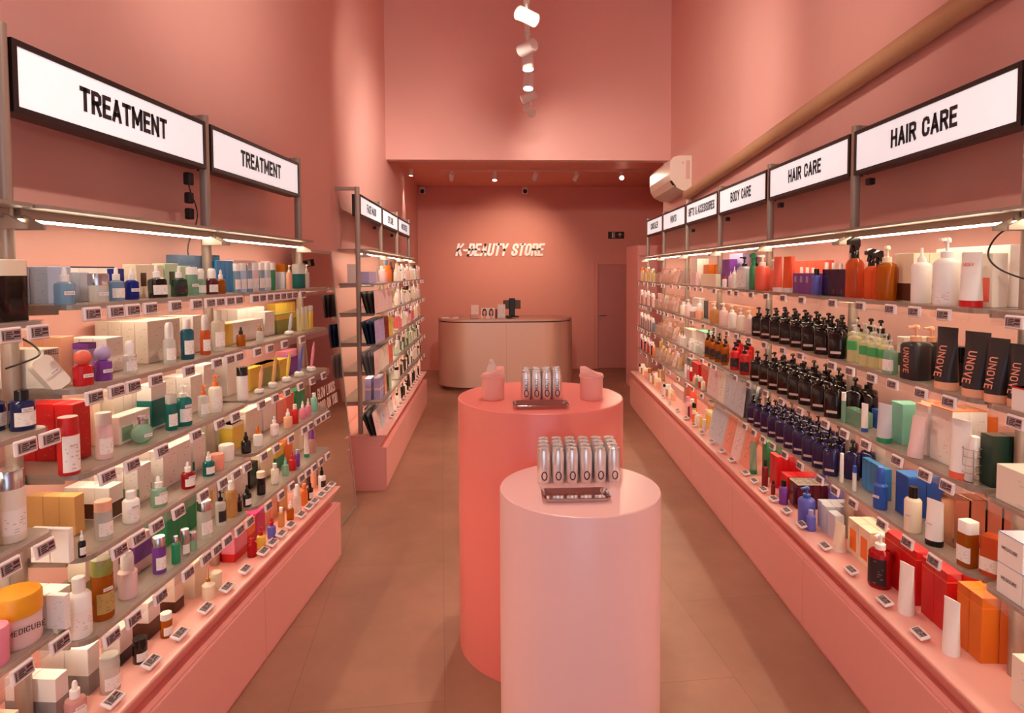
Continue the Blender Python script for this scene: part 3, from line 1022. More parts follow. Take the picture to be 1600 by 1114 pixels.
def rack(u, posts, label):
    U_ = UN[u]
    root = empty('display_rack', U_.p(posts[0], 0, HP), U_.rz)
    tag(root, label, 'shelving rack')
    sgn = 1 if u != 'R' else -1
    um = MB().lathe([(.017, 0), (.017, 2.345 - HP)], 14, sq=.25, ax=.85, ay=1.1).mesh('upright', m_metal)
    am = MB().bbox(-.011, .011, 0, .168, 2.318 - HP, 2.345 - HP, .003).mesh('top_arm', m_metal)
    bm_ = MB().prism([(.0, 0), (-.085, 0), (-.085, .012), (0, .055)], -.004, .004, axis='x').mesh('bracket', m_metal)
    for t in posts:
        x = (t - posts[0]) * sgn
        up = obj('upright', um, root, (x, 0, 0))
        obj('top_arm', am, up)
    for a, b, n, lv in BAYS[u]:
        x0, x1 = sorted(((a - posts[0]) * sgn, (b - posts[0]) * sgn))
        zc = 1.872 - HP
        cp = obj('canopy', plate(x0 + .006, x1 - .006, -.10, .16, zc - .010, zc).mesh('canopy', m_shelf), root)
        obj('light_channel', MB().box(x0 + .02, x1 - .02, -.028, .03, zc - .036, zc - .010).mesh('light_channel', m_metal), cp)
        obj('led_strip', MB().box(x0 + .022, x1 - (.022 if n != 'nearest left bay' else .16), -.027, -.013, zc - .042, zc - .036).mesh('led_strip', m_strip2), cp)
        for x in (x0 + .03, x1 - .03):
            obj('bracket', bm_, cp, (x, 0, zc - .066))


rack('L', [-.975, 0, .975], 'champagne metal rack of the treatment shelves on the left')
rack('R', [-1, 0, 1, 2, 3, 4, 4.92], 'champagne metal rack of the long right-hand shelves')
rack('F', [0, 1, 2, 3], 'champagne metal rack of the face mask shelves')

m_rail = mat('clear price rail', 'F6EEEA', .06, trans=.9, noise=0)


def shelves():
    for u in 'LRF':
        U_ = UN[u]
        for a, b, n, _ in BAYS[u]:
            mid = (a + b) / 2; h = (b - a) / 2
            fo = front(u, mid)
            for i, z in enumerate(levels(u, mid)):
                root = obj('shelf', plate(-h + .018, h - .018, -fo + .012, .155, -.014, 0, .04).mesh('shelf', m_shelf), None, U_.p(mid, 0, z), U_.rz)
                tag(root, 'warm grey metal shelf, %s of the %s' % (SHN[i].replace(' shelf', ' one'), n), 'shelf')
                obj('price_rail', MB().box(-h + .05, h - .05, -fo, -fo + .003, -.036, .006).box(-h + .05, h - .05, -fo + .003, -fo + .03, .0005, .0025).mesh('price_rail', m_rail), root)
                obj('led_strip', MB().box(-h + .03, h - .03, -.028, -.016, -.0205, -.0145).mesh('led_strip', m_strip), root)
                for x in (-h + .027, h - .027):
                    obj('bracket', MB().prism([(-fo * .62, -.0145), (.15, -.0145), (.15, -.035), (-fo * .62, -.026)], x - .004, x + .004, axis='x').mesh('bracket', m_metal), root)


shelves()


# signs
def sign(u, a, b, txt, tw, zlo, zhi, label, bold=1.3, tz=None, th=.074, tc=None):
    U_ = UN[u]; mid = (a + b) / 2; h = (b - a) / 2 - .02
    zc = (zlo + zhi) / 2; hh = (zhi - zlo) / 2
    root = empty('hanging_sign', U_.p(mid, 0, zc), U_.rz)
    tag(root, label, 'sign')
    f = MB(); t = .017
    f.box(-h, h, -.020, .045, hh - t, hh).box(-h, h, -.020, .045, -hh, -hh + t).box(-h, -h + t, -.020, .045, -hh + t, hh - t).box(h - t, h, -.020, .045, -hh + t, hh - t)
    f.box(-h + t, h - t, .03, .045, -hh + t, hh - t)
    obj('frame', f.mesh('frame', m_signframe), root)
    obj('lit_panel', MB().box(-h + t, h - t, -.016, .028, -hh + t, hh - t).mesh('lit_panel', m_signface), root)
    sgn = 1 if u != 'R' else -1
    x = 0 if tc is None else (tc - mid) * sgn
    obj('lettering', text_mesh(txt, tw, th, (m_signtext,), bold), root, (x, -.0175, (2.222 if tz is None else tz) - zc))


ZL, ZH = 2.120, 2.314
sign('L', -.975, 0, 'TREATMENT', .435, ZL, ZH, 'lit white sign reading TREATMENT on the near left rack', tc=-.497)
sign('L', 0, .975, 'TREATMENT', .435, ZL, ZH, 'lit white sign reading TREATMENT, second one from the left edge', tc=.497)
for a, txt, tw, lb in ((-1, 'HAIR CARE', .395, 'lit white sign reading HAIR CARE at the right edge of the picture'), (0, 'HAIR CARE', .395, 'lit white sign reading HAIR CARE, the smaller farther one'),
                       (1, 'BODY CARE', .42, 'lit white sign reading BODY CARE'), (2, 'GIFTS & ACCESSOIRES', .80, 'lit white sign reading GIFTS & ACCESSOIRES'),
                       (3, "MINI'S", .26, "lit white sign reading MINI'S on the right rack"), (4, 'CONCEALER', .42, 'lit white sign reading CONCEALER at the far right end')):
    sign('R', a, a + (1 if a < 4 else .92), txt, tw, ZL, ZH, lb)
for a, txt, tw, lb in ((0, 'FACE MASK', .42, 'lit white sign reading FACE MASK beyond the mirror'), (1, 'EYE CARE', .34, 'lit white sign reading EYE CARE on the far left rack'),
                       (2, 'MOISTURIZER', .48, 'lit white sign reading MOISTURIZER at the far left end')):
    sign('F', a, a + 1, txt, tw, 2.125, 2.293, lb, tz=2.21, th=.07)

# power adapters hanging from the signs
am_ = MB().bbox(-.018, .018, -.014, .014, -.05, 0, .004).mesh('adapter', m_black)
for u, s_, zs_, wd in (('L', -.06, (2.10, 2.02, 1.955), 'near treatment sign'), ('R', .93, (2.10,), 'farther hair care sign'), ('R', 1.93, (2.10,), 'body care sign'), ('R', 2.93, (2.08,), 'gifts sign'),
                       ('R', -.06, (2.10,), 'near hair care sign'), ('F', .9, (2.11,), 'face mask sign'), ('F', 1.9, (2.10,), 'eye care sign')):
    U_ = UN[u]
    r = obj('power_adapter', am_, None, U_.p(s_, -.035, zs_[0]), U_.rz)
    tag(r, 'small black power adapter hanging below the %s' % wd, 'power adapter')
    if len(zs_) == 1:
        r.scale = (1, 1, .6)
        continue
    c = MB()
    pts = [Vector((0, 0, -.05))]
    for z in zs_[1:]:
        dz = z - zs_[0]
        c.bbox(-.016, .016, -.013, .013, dz - .045, dz, .004)
    zend = zs_[-1] - zs_[0] - .20
    for k in range(13):
        t = k / 12
        pts.append(Vector((.02 * math.sin(t * 5), .012 * math.cos(t * 7) - .012, -.05 + (zend + .05) * t)))
    c.tube(pts, .0025, 6)
    obj('cord', c.mesh('cord', m_black), r)
cb_ = MB().smooth_tube([UR.p(-1.03, .03, 1.84), UR.p(-.93, .035, 1.80), UR.p(-.905, .05, 1.745), UR.p(-.95, .06, 1.70), UR.p(-1.05, .06, 1.665), UR.p(-1.2, .05, 1.64)], .0028, 8)
tag(obj('loose_cable', cb_.mesh('loose_cable', m_black)), 'thin dark cable looping over the top shelf at the right edge', 'cable')
cb_ = MB().smooth_tube([UL.p(-.995, .03, 1.53), UL.p(-.97, .06, 1.50), UL.p(-1.0, .10, 1.475), UL.p(-1.12, .12, 1.46)], .0026, 8)
tag(obj('loose_cable', cb_.mesh('loose_cable', m_black)), 'thin dark cable under the price tags at the left edge', 'cable')

# ------------------------------------------------------------------ electronic price tags
m_tagw = mat('price tag case', 'F3E8E8', .4, noise=0)
m_tagd = mat('price tag display', '9E8C8E', .3, noise=0)
m_tagk = mat('price tag print', '2E2028', .5, noise=0)
m_tagr = mat('price tag red print', '5A2028', .5, noise=0)
tg_case = MB().bbox(-.033, .033, -.010, 0, -.019, .019, .003).mesh('price_tag', m_tagw)
g = MB().quad((-.027, -.0104, -.013), (.027, -.0104, -.013), (.027, -.0104, .013), (-.027, -.0104, .013), 0)
g.box(-.024, -.022, -.0112, -.0105, -.010, .010, 1)
for k, (a, b, z) in enumerate(((-.014, .002, .006), (-.016, .004, .001), (-.016, -.002, -.004), (-.016, .006, -.009))):
    g.box(a, b, -.0112, -.0105, z, z + .0028, 1)
g.box(.008, .024, -.0112, -.0105, .002, .0095, 2).box(.006, .024, -.0112, -.0105, -.006, -.002, 1)
tg_disp = g.mesh('display', [m_tagd, m_tagk, m_tagr])
TAGN = {}


def shelf_word(u, s, z):
    lv = levels(u, s)
    for i, q in enumerate(lv):
        if abs(q - z) < .02:
            return SHN[i]
    return 'plinth top'


TAGS = []


def price_tag(u, s, z, tilt=0.0, flat=False, off=None):
    U_ = UN[u]
    fo = front(u, s) + .0005 if off is None else off
    if flat:
        o = obj('price_tag', tg_case, None, U_.p(s, fo, z + .0125), U_.rz, rx=math.radians(-72))
    else:
        o = obj('price_tag', tg_case, None, U_.p(s, fo, z - .026), U_.rz, rx=-tilt)
    obj('display', tg_disp, o)
    TAGS.append((u, s, z, o, flat))


TAGPX = {
    ('L', 0): [143.7, 181, 207, 235, 274, 307, 328, 343, 359, 372.6, 398, 409, 421, 432, 441, 450.6, 459, 473],
    ('L', 1): [147.6, 182, 208, 243.5, 295, 339, 359, 373.4, 402, 421.5, 444.5, 472],
    ('L', 2): [168, 206.6, 253, 306, 343.5, 367.5, 408.4, 430, 448.5, 469.5, 488, 505.6],
    ('L', 3): [186.8, 216, 245, 279, 318, 348, 369, 386, 411.9, 431.5, 454, 475.3, 485, 496.3, 504, 511.5],
    ('L', 4): [175, 209, 250.8, 294, 321.8, 338.8, 355, 374.3, 390, 419.3, 439, 455.5, 470.6, 481, 490.5, 501, 512],
    ('R', 0): [1139.8, 1150.7, 1173.8, 1197, 1223.7, 1252.8, 1301, 1344, 1391, 1428.4, 1474.4],
    ('R', 1): [1136, 1150.7, 1170.8, 1194.5, 1223, 1250.8, 1300, 1328, 1362, 1394.6, 1439, 1483],
    ('R', 2): [1149, 1169.8, 1196.5, 1221, 1249.8, 1289.3, 1318.9, 1352.5, 1401.6, 1444.8, 1479.8],
    ('R', 3): [1163.9, 1177.7, 1192.5, 1207, 1226, 1249.8, 1281, 1304.7, 1332.7, 1378.2, 1417.9, 1459.6],
}
for (u, i), xs in TAGPX.items():
    z = (ZS_L if u == 'L' else ZS_R)[i]
    prev = None
    for x in sorted(xs, key=lambda q: abs(q - 800), reverse=True):
        s = UN[u].solve(x, front(u, 0) + .006, z - .026)
        if prev is not None and abs(s - prev) < .068:
            s = prev + .068
        prev = s
        price_tag(u, s, z, math.radians(9 if i > 1 else 3))
for x, i in ((15, 0), (60, 0), (40, 1), (78, 1), (70, 2), (14, 2), (94, 3), (35, 3)):
    z = ZS_R[i]
    price_tag('L', UL.solve(x, OFF_R + .006, z - .026), z, math.radians(8 if i > 1 else 3))
price_tag('R', UR.solve(1585, OFF_R + .006, ZS_R[0] - .026), ZS_R[0], .05)
price_tag('R', -1.16, ZS_R[1], .1); price_tag('R', -1.24, ZS_R[2], .1)
rnd = random.Random(3)
for u, s0, s1 in (('R', 1.62, 4.86), ('F', .22, 2.98)):
    for i, z in enumerate(levels(u, s0)):
        s = s0 + rnd.random() * .1
        if u == 'R' and i == 3:
            s += .3
        while s < s1:
            price_tag(u, s, z, math.radians(8 if i > 1 else 3))
            s += rnd.choice([.12, .16, .21, .28, .35])
for u, xs in (('L', [(177, 1099), (237, 1039), (281.5, 996), (322, 956), (355, 924), (383.6, 896), (412, 865.5), (426, 851), (440, 836), (454, 821.7), (470.6, 806.5), (483, 792.5), (491.6, 783.6), (501.7, 775), (510, 765), (518, 757.5)]),
              ('R', [(1097, 679), (1112, 694), (1128, 709), (1143, 722.6), (1165, 743.6), (1178.5, 757), (1193, 771), (1209, 786), (1229, 806), (1252.7, 827), (1289, 862.6), (1330, 902), (1382, 952), (1437, 1005), (1084, 668), (1072, 657), (1059, 646), (1047, 635), (1036, 626)])):
    prev = None
    for x, y in xs:
        s = UN[u].solve(x, .17, HP)
        if prev is not None and abs(s - prev) < .07:
            s = prev + (.07 if s > prev else -.07)
        prev = s
        price_tag(u, s, HP, flat=True, off=.168)
for k in range(15):
    price_tag("F", .5 + k * .16, HP, flat=True, off=.165)


def tag_labels():
    groups = {}
    for u, s, z, o, flat in TAGS:
        groups.setdefault((u, bay_name(u, s), shelf_word(u, s, z)), []).append((s, o, flat))
    for (u, b, sh), L in groups.items():
        L.sort(key=lambda q: q[0], reverse=(u == 'R'))      # left to right in the picture
        for k, (s, o, flat) in enumerate(L):
            where = 'lying on the plinth' if sh == 'plinth top' else 'on the %s edge' % sh
            od = '%s-from-left' % ORD[k] if len(L) > 1 else 'only one'
            tag(o, 'white electronic price tag %s, %s, %s' % (where, b, od), 'price tag', 'price tags, %s, %s' % (sh, b))


tag_labels()

# ------------------------------------------------------------------ leaning mirror
m_mir = mat('mirror glass', 'E9E2DE', .015, 1.0, noise=0)
bf = on_z(555, 793, 0)
lean = .155
Lm, Wm = 1.84, .64
mrz = UL.rz
ex_ = UL.e
mc = Vector((bf.x, bf.y, 0)) - ex_ * (Wm / 2)
tl = -math.asin(lean / Lm)
mr = empty('leaning_mirror', (mc.x, mc.y, .003), mrz)
mr.rotation_euler = (tl, 0, mrz)
tag(mr, 'tall framed mirror leaning on the left wall between the two racks', 'mirror')
obj('mirror_glass', MB().box(-Wm / 2 + .02, Wm / 2 - .02, -.012, .006, .02, Lm - .02).mesh('mirror_glass', m_mir), mr)
f = MB().box(-Wm / 2, -Wm / 2 + .02, -.014, .012, 0, Lm).box(Wm / 2 - .02, Wm / 2, -.014, .012, 0, Lm).box(-Wm / 2 + .02, Wm / 2 - .02, -.014, .012, 0, .02).box(-Wm / 2 + .02, Wm / 2 - .02, -.014, .012, Lm - .02, Lm)
obj('frame', f.mesh('frame', m_metal), mr)
m_vinyl = mat('white vinyl lettering', 'F0D8CE', .5, noise=0)
bpy.context.view_layer.update()


def on_mirror(x, y):
    Mi = mr.matrix_world.inverted()
    o_ = Mi @ Vector((0, 0, H)); d_ = Mi.to_3x3() @ ray(x, y)
    t = (-.0125 - o_.y) / d_.y
    q = o_ + d_ * t
    return q.x, q.z


for txt, (x0, y0), (x1, y1), hh in (('GLOW LOOKS', (496, 616), (523, 603), .07), ('GOOD ON YOU', (497, 636), (527, 622), .07)):
    a, b = on_mirror(x0, y0), on_mirror(x1, y1)
    wv = max(.2, min(b[0] - a[0], Wm - .06))
    cx = min((a[0] + b[0]) / 2, Wm / 2 - .03 - wv / 2)
    obj('lettering', text_mesh(txt, wv, hh, (m_vinyl,), 1.1), mr, (cx, -.0128, (a[1] + b[1]) / 2))

# ------------------------------------------------------------------ products: builders
m_label = print_mat('white label print', 'F3ECE6', '6B5550', 9, .45)
m_labeld = print_mat('dark label print', '2A1C20', 'C0A8A0', 11, .4)
m_labelk = print_mat('kraft label print', 'B99A5A', '3A2A18', 7, .45)
LABM = {'w': m_label, 'k': m_labeld, 'g': m_labelk, 'e': mat('green label', '3FA860', .5, noise=0), 'o': mat('small white label', 'D9C8C4', .5, noise=0)}
m_test = mat('sticker white', 'F6EEEA', .5, noise=0)
m_testt = mat('sticker lettering', '5A1420', .5, noise=0)
m_ink2 = mat('printed dark ink', '3A2A30', .5, noise=0)
CACHE = {}


def loft_tube(r, h0, h1, seg=16):
    mb = MB(); vs = []; fs = []
    N = 6
    for i in range(N + 1):
        t = i / N
        k = t ** 1.3
        z = h0 + (h1 - h0) * t
        for j in range(seg):
            a = 2 * math.pi * j / seg
            vs.append((r * (1 + .12 * k) * math.cos(a), (r * (1 - k) + .0016 * k) * math.sin(a), z))
    for i in range(N):
        for j in range(seg):
            q = (j + 1) % seg
            fs.append((i * seg + j, i * seg + q, (i + 1) * seg + q, (i + 1) * seg + j))
    mb.add(vs, fs, 0, True)
    mb.add(vs[:seg], [tuple(range(seg))[::-1]]); mb.add(vs[-seg:], [tuple(range(seg))])
    return mb


def shapes(kind, w, h, sq):
    """(body mesh builder, [(part, builder)], body height, radius, noun, category)"""
    r = w / 2
    B = MB(); parts = []
    noun, cat = 'bottle', 'bottle'
    seg = 20
    if kind == 'dropper':
        bh = .62 * h
        B.lathe([(r * .94, 0), (r, .03 * h), (r, bh * .84), (r * .9, bh * .92), (r * .42, bh)], seg, sq=sq)
        c = MB().lathe([(r * .47, bh - .002), (r * .47, bh + .17 * h), (r * .40, bh + .18 * h)], 14)
        c.lathe([(r * .27, bh + .18 * h), (r * .25, .93 * h), (r * .17, .985 * h), (0.0005, h)], 12)
        parts.append(('dropper_cap', c)); noun = 'dropper bottle'
    elif kind == 'pump':
        bh = .70 * h
        B.lathe([(r * .94, 0), (r, .03 * h), (r, bh * .88), (r * .86, bh * .95), (r * .42, bh)], seg, sq=sq)
        c = MB().lathe([(r * .46, bh - .002), (r * .46, bh + .09 * h), (r * .3, bh + .10 * h)], 14)
        c.lathe([(r * .14, bh + .10 * h), (r * .14, .94 * h)], 8)
        c.lathe([(r * .30, .925 * h), (r * .32, .97 * h), (r * .2, h)], 12)
        c.bbox(-r * .13, r * .13, -r * 1.0, 0, .945 * h, .985 * h, .001)
        parts.append(('pump_head', c)); noun = 'pump bottle'
    elif kind == 'foam':
        bh = .62 * h
        B.lathe([(r * .94, 0), (r, .03 * h), (r, bh * .9), (r * .66, bh)], seg, sq=sq)
        c = MB().lathe([(r * .68, bh - .002), (r * .68, bh + .24 * h), (r * .6, .95 * h), (r * .4, h)], 16)
        parts.append(('cap', c)); noun = 'bottle'
    elif kind == 'cap':
        bh = .76 * h
        B.lathe([(r * .94, 0), (r, .03 * h), (r, bh * .9), (r * .85, bh * .96), (r * .48, bh)], seg, sq=sq)
        parts.append(('cap', MB().lathe([(r * .55, bh - .002), (r * .55, .99 * h), (r * .5, h)], 14))); noun = 'bottle'
    elif kind == 'wide':
        bh = .74 * h
        B.lathe([(r * .94, 0), (r, .02 * h), (r, bh)], seg, sq=sq)
        parts.append(('cap', MB().lathe([(r * .97, bh), (r * .97, .985 * h), (r * .9, h)], seg, sq=sq))); noun = 'bottle'
    elif kind == 'nozzle':
        bh = .74 * h
        B.lathe([(r * .94, 0), (r, .03 * h), (r, bh * .9), (r * .8, bh * .97), (r * .42, bh)], seg, sq=sq)
        parts.append(('nozzle_cap', MB().lathe([(r * .46, bh - .002), (r * .44, bh + .06 * h), (r * .18, bh + .12 * h), (r * .12, h)], 14))); noun = 'nozzle bottle'
    elif kind == 'ball':
        bh = .58 * h
        B.lathe([(r * .92, 0), (r * .96, .03 * h), (r * .96, bh * .95), (r * .5, bh)], seg, sq=sq)
        cr = (h - bh) / 2 * 1.06
        parts.append(('ball_cap', MB().lathe([(cr * math.sin(a) + .0004, bh + cr * .94 - cr * math.cos(a)) for a in [math.pi * k / 10 for k in range(11)]], 18))); noun = 'round-capped bottle'
    elif kind == 'flask':
        R = min(r, h * .42); bh = R * 1.75
        B.lathe([(R * .4, 0)] + [(R * math.sin(a), R * .93 - R * math.cos(a)) for a in [.55 + (math.pi - .9) * k / 10 for k in range(11)]], 20)
        parts.append(('stopper', MB().lathe([(R * .3, R * 1.75), (R * .3, h * .86), (R * .42, h * .9), (R * .34, h)], 14))); noun = 'round flask'
    elif kind == 'jar':
        bh = .60 * h
        B.lathe([(r * .90, 0), (r * .96, .06 * h), (r * .96, bh)], 24, sq=sq)
        parts.append(('lid', MB().lathe([(r, bh), (r, .95 * h), (r * .94, h)], 24, sq=sq))); noun, cat = 'jar', 'jar'
    elif kind == 'spray':
        bh = .66 * h
        B.lathe([(r * .94, 0), (r, .03 * h), (r, bh * .84), (r * .8, bh * .93), (r * .4, bh)], seg, sq=sq)
        c = MB().lathe([(r * .46, bh - .002), (r * .42, bh + .10 * h), (r * .28, bh + .13 * h)], 12)
        c.prism([(-r * .95, .88 * h), (-r * .95, .95 * h), (-r * .2, h), (r * .45, .99 * h), (r * .5, .86 * h), (r * .2, .78 * h), (-r * .25, .78 * h), (-r * .35, .86 * h)], -r * .3, r * .3, axis='x')
        c.prism([(-r * .55, .86 * h), (-r * .4, .86 * h), (-r * .62, .74 * h), (-r * .72, .75 * h)], -r * .12, r * .12, axis='x')
        parts.append(('spray_head', c)); noun = 'spray bottle'
    elif kind == 'tube':
        bh = h
        B = loft_tube(r, .13 * h, h)
        parts.append(('tube_cap', MB().lathe([(r * 1.0, 0), (r * 1.01, .01), (r * 1.01, .128 * h), (r * .9, .132 * h)], 16))); noun, cat = 'tube', 'tube'
    elif kind == 'pen':
        bh = .72 * h
        B.lathe([(r * .9, 0), (r, .02 * h), (r, bh)], 12)
        parts.append(('cap', MB().lathe([(r * .96, bh), (r * .94, .985 * h), (r * .6, h)], 12))); noun, cat = 'slim tube', 'tube'
    elif kind == 'slab':
        bh = h
        n = 8; pts = []
        q = min(r, h / 2) * .55
        for cx, cz, a in ((r - q, q, -90), (r - q, h - q, 0), (-r + q, h - q, 90), (-r + q, q, 180)):
            for k in range(n):
                t = math.radians(a + 90 * k / (n - 1)); pts.append((cx + q * math.cos(t), cz + q * math.sin(t)))
        B.prism(pts, -.014, .014); noun, cat = 'flat bottle', 'bottle'
    elif kind == 'stick':
        bh = h
        dh = .17 * h; R = r
        B.lathe([(R * .7, 0), (R, dh * .35), (R * .95, dh * .8), (R * .6, dh), (R * .3, dh * .8)], 20)
        c = MB().lathe([(.005, 0), (.0085, .25 * h), (.0085, .62 * h), (.003, .88 * h)], 12)
        parts.append(('balm_stick', c)); noun, cat = 'balm stick in a white dish', 'balm stick'
    elif kind == 'reed':
        bh = .55 * h
        B.lathe([(r * .9, 0), (r, .03 * h), (r, bh * .8), (r * .3, bh)], seg)
        c = MB().lathe([(r * .34, bh), (r * .34, bh + .1 * h)], 12); c.tube([(0, 0, bh + .1 * h), (r * .1, 0, h)], .0015, 6)
        parts.append(('reed', c)); noun = 'small reed bottle'
    return B, parts, bh, r, noun, cat


NAMES = {'dropper': 'dropper_bottle', 'pump': 'pump_bottle', 'foam': 'foam_bottle', 'cap': 'capped_bottle', 'wide': 'cosmetic_bottle', 'nozzle': 'nozzle_bottle', 'ball': 'round_cap_bottle',
         'flask': 'round_flask', 'jar': 'cream_jar', 'spray': 'spray_bottle', 'tube': 'cream_tube', 'pen': 'slim_tube', 'slab': 'flat_bottle', 'stick': 'balm_stick', 'reed': 'reed_bottle'}
CUR = {}
ITEMS = []
OCC = {}


def shelf(u, lv):
    """following products stand on level lv (0 = top shelf ... 'P' = plinth) of unit u"""
    CUR.update(u=u, lv=lv)


def zlev(s):
    u, lv = CUR['u'], CUR['lv']
    return HP if lv == 'P' else levels(u, s)[lv] + .0005


def okey(u, lv, t):
    return (u, lv, 'nearest' if u == 'L' and t < -.975 else 'rest')


def hit(key, a0, a1, o0, o1, z0=0.0):
    for b0, b1, p0, p1, q in OCC.get(key, ()):
        if a0 < b1 - .0005 and b0 < a1 - .0005 and o0 < p1 - .0005 and p0 < o1 - .0005 and abs(q - z0) < .02:
            return True
    for t in POSTS[key[0]]:
        if a0 < t + .02 and t - .02 < a1 and o0 < .021 and -.021 < o1:
            return True
    return False


POSTS = {'L': [-.975, 0, .975], 'R': [-1, 0, 1, 2, 3, 4, 4.92], 'F': [0, 1, 2, 3]}


def register(o, look, short, s, off, noun, cat, z):
    u, lv = CUR['u'], CUR['lv']
    sh = 'plinth top' if lv == 'P' else SHN[lv]
    ITEMS.append(dict(o=o, look=look, short=short, s=s, off=off, noun=noun, cat=cat, bay=bay_name(u, s), sh=sh, u=u, z=z))


def an(c):
    return c


def b(kind, x, wpx, hpx, col, cap='white', off=None, lab=None, test=False, yaw=.45, lean=0.0, sq=0.0, seg=None, txt=None, ls=None, s=None, roll=0.0, free=False):
    """one bottle, jar or tube: pixel x of its axis, width and height in pixels"""
    u, lv = CUR['u'], CUR['lv']; U_ = UN[u]
    fo = front(u, 0 if s is None else s)
    if off is None:
        off = (.11 if fo > .16 else .085) if lv != 'P' else .11
    best = None
    z = None
    for do in (0, .012, -.012, .024, -.024, .036, -.036, -.05, -.065, .05, -.08, -.1, -.12):
        o_ = off + do
        for ds in (0, .006, -.006, .014, -.014, .024, -.024, .04, -.04):
            t = (U_.solve(x, o_, zlev(0 if u != 'L' or x > 30 else -1.2) + .03) if s is None else s) + ds
            z = zlev(t)
            P = U_.p(t, o_, z)
            dep = proj(P)[2]
            w, h = wpx * dep / F_PX, hpx * dep / F_PX
            r = w / 2 * 1.02
            if o_ + r > (fo - .004 if lv != 'P' else .165) or o_ - r < -.155:
                continue
            if free or not hit(okey(u, lv, t), t - r, t + r, o_ - r, o_ + r):
                best = (t, o_, z, w, h); break
        if best:
            break
    if not best:
        t = U_.solve(x, off, zlev(0) + .03) if s is None else s
        dep = proj(U_.p(t, off, zlev(t)))[2]
        SKIP.append((u, lv, kind, x)); return None
    t, o_, z, w, h = best
    if not free:
        OCC.setdefault(okey(u, lv, t), []).append((t - w / 2, t + w / 2, o_ - w / 2, o_ + w / 2, 0.0))
    w, h = round(w, 3), round(h, 3)
    key = (kind, w, h, col, cap, sq)
    if key not in CACHE:
        B, parts, bh, r, noun, cat = shapes(kind, w, h, sq)
        CACHE[key] = (B.mesh(NAMES[kind], pm(col)), [(n, p.mesh(n, pm(cap))) for n, p in parts], bh, r, noun, cat)
    body, parts, bh, r, noun, cat = CACHE[key]
    sg = -1 if u != 'R' else 1
    rz = U_.rz + sg * yaw
    o = obj(NAMES[kind], body, None, U_.p(t, o_, z), rz, rx=-lean, ry=roll)
    for n, m in parts:
        c = obj(n, m, o)
        if kind == 'stick':
            c.location = (.0, 0, h * .08); c.rotation_euler = (.05, .12, 0)
            c.data = parts[0][1]
    if lab and kind not in ('tube', 'slab', 'stick', 'pen', 'flask'):
        z0, z1 = ls or (.16, .62)
        k2 = ('lab', w, round(bh, 3), lab, sq, z0, z1)
        if k2 not in CACHE:
            q = 1.012
            CACHE[k2] = MB().lathe([(r * q, bh * z0), (r * q, bh * z1)], 10, sq=sq, cap=False, a0=-math.pi / 2 - (1.0 if lab != 'o' else .55), a1=-math.pi / 2 + (1.0 if lab != 'o' else .55)).mesh('label', LABM[lab])
        obj('label', CACHE[k2], o)
    if test:
        k3 = ('test', round(w, 2))
        if k3 not in CACHE:
            ww = min(.026, w * .7)
            CACHE[k3] = (MB().bbox(-ww / 2, ww / 2, -.0006, 0, -.005, .005, .0002).mesh('tester_sticker', m_test), text_mesh('TESTER', ww * .8, .0048, (m_testt,), .9))
        ry = r * (1.03 if kind != 'tube' else 1.0)
        st = obj('tester_sticker', CACHE[k3][0], o, (0, -ry - .0004, bh * (.70 if lab else .5)))
        obj('sticker_lettering', CACHE[k3][1], st, (0, -.0008, 0))
    if txt:
        word, tw, th, col_t, rot, zf = txt
        tm = text_mesh(word, tw * h, th * h, (pm(col_t),), .85)
        yy = -r * (1.02 if kind != 'tube' else .78)
        e = obj('lettering', tm, o, (0, yy - .001, zf * h))
        e.rotation_euler = (math.radians(10) if kind == 'tube' else 0, math.radians(rot), 0)
        if kind == 'tube':
            kk_ = max(0.0, (zf - .13) / .87) ** 1.3
            tilt_ = math.atan(1.2 * r / (.87 * h))
            e.rotation_euler = (Matrix.Rotation(-tilt_, 3, 'X') @ Matrix.Rotation(math.radians(rot), 3, 'Y')).to_euler()
            e.location = (0, -(r * (1 - kk_) + .0016 * kk_) - .0025, zf * h)
    capw = '' if kind in ('slab', 'flask', 'stick', 'reed') or cap == col else ' with %s %s' % (cap, {'dropper': 'cap', 'pump': 'pump', 'spray': 'head', 'jar': 'lid', 'nozzle': 'nozzle'}.get(kind, 'cap'))
    register(o, '%s %s%s' % (col, noun, capw), '%s %s' % (col, noun), t, o_, noun, cat, z)
    return o


SKIP = []
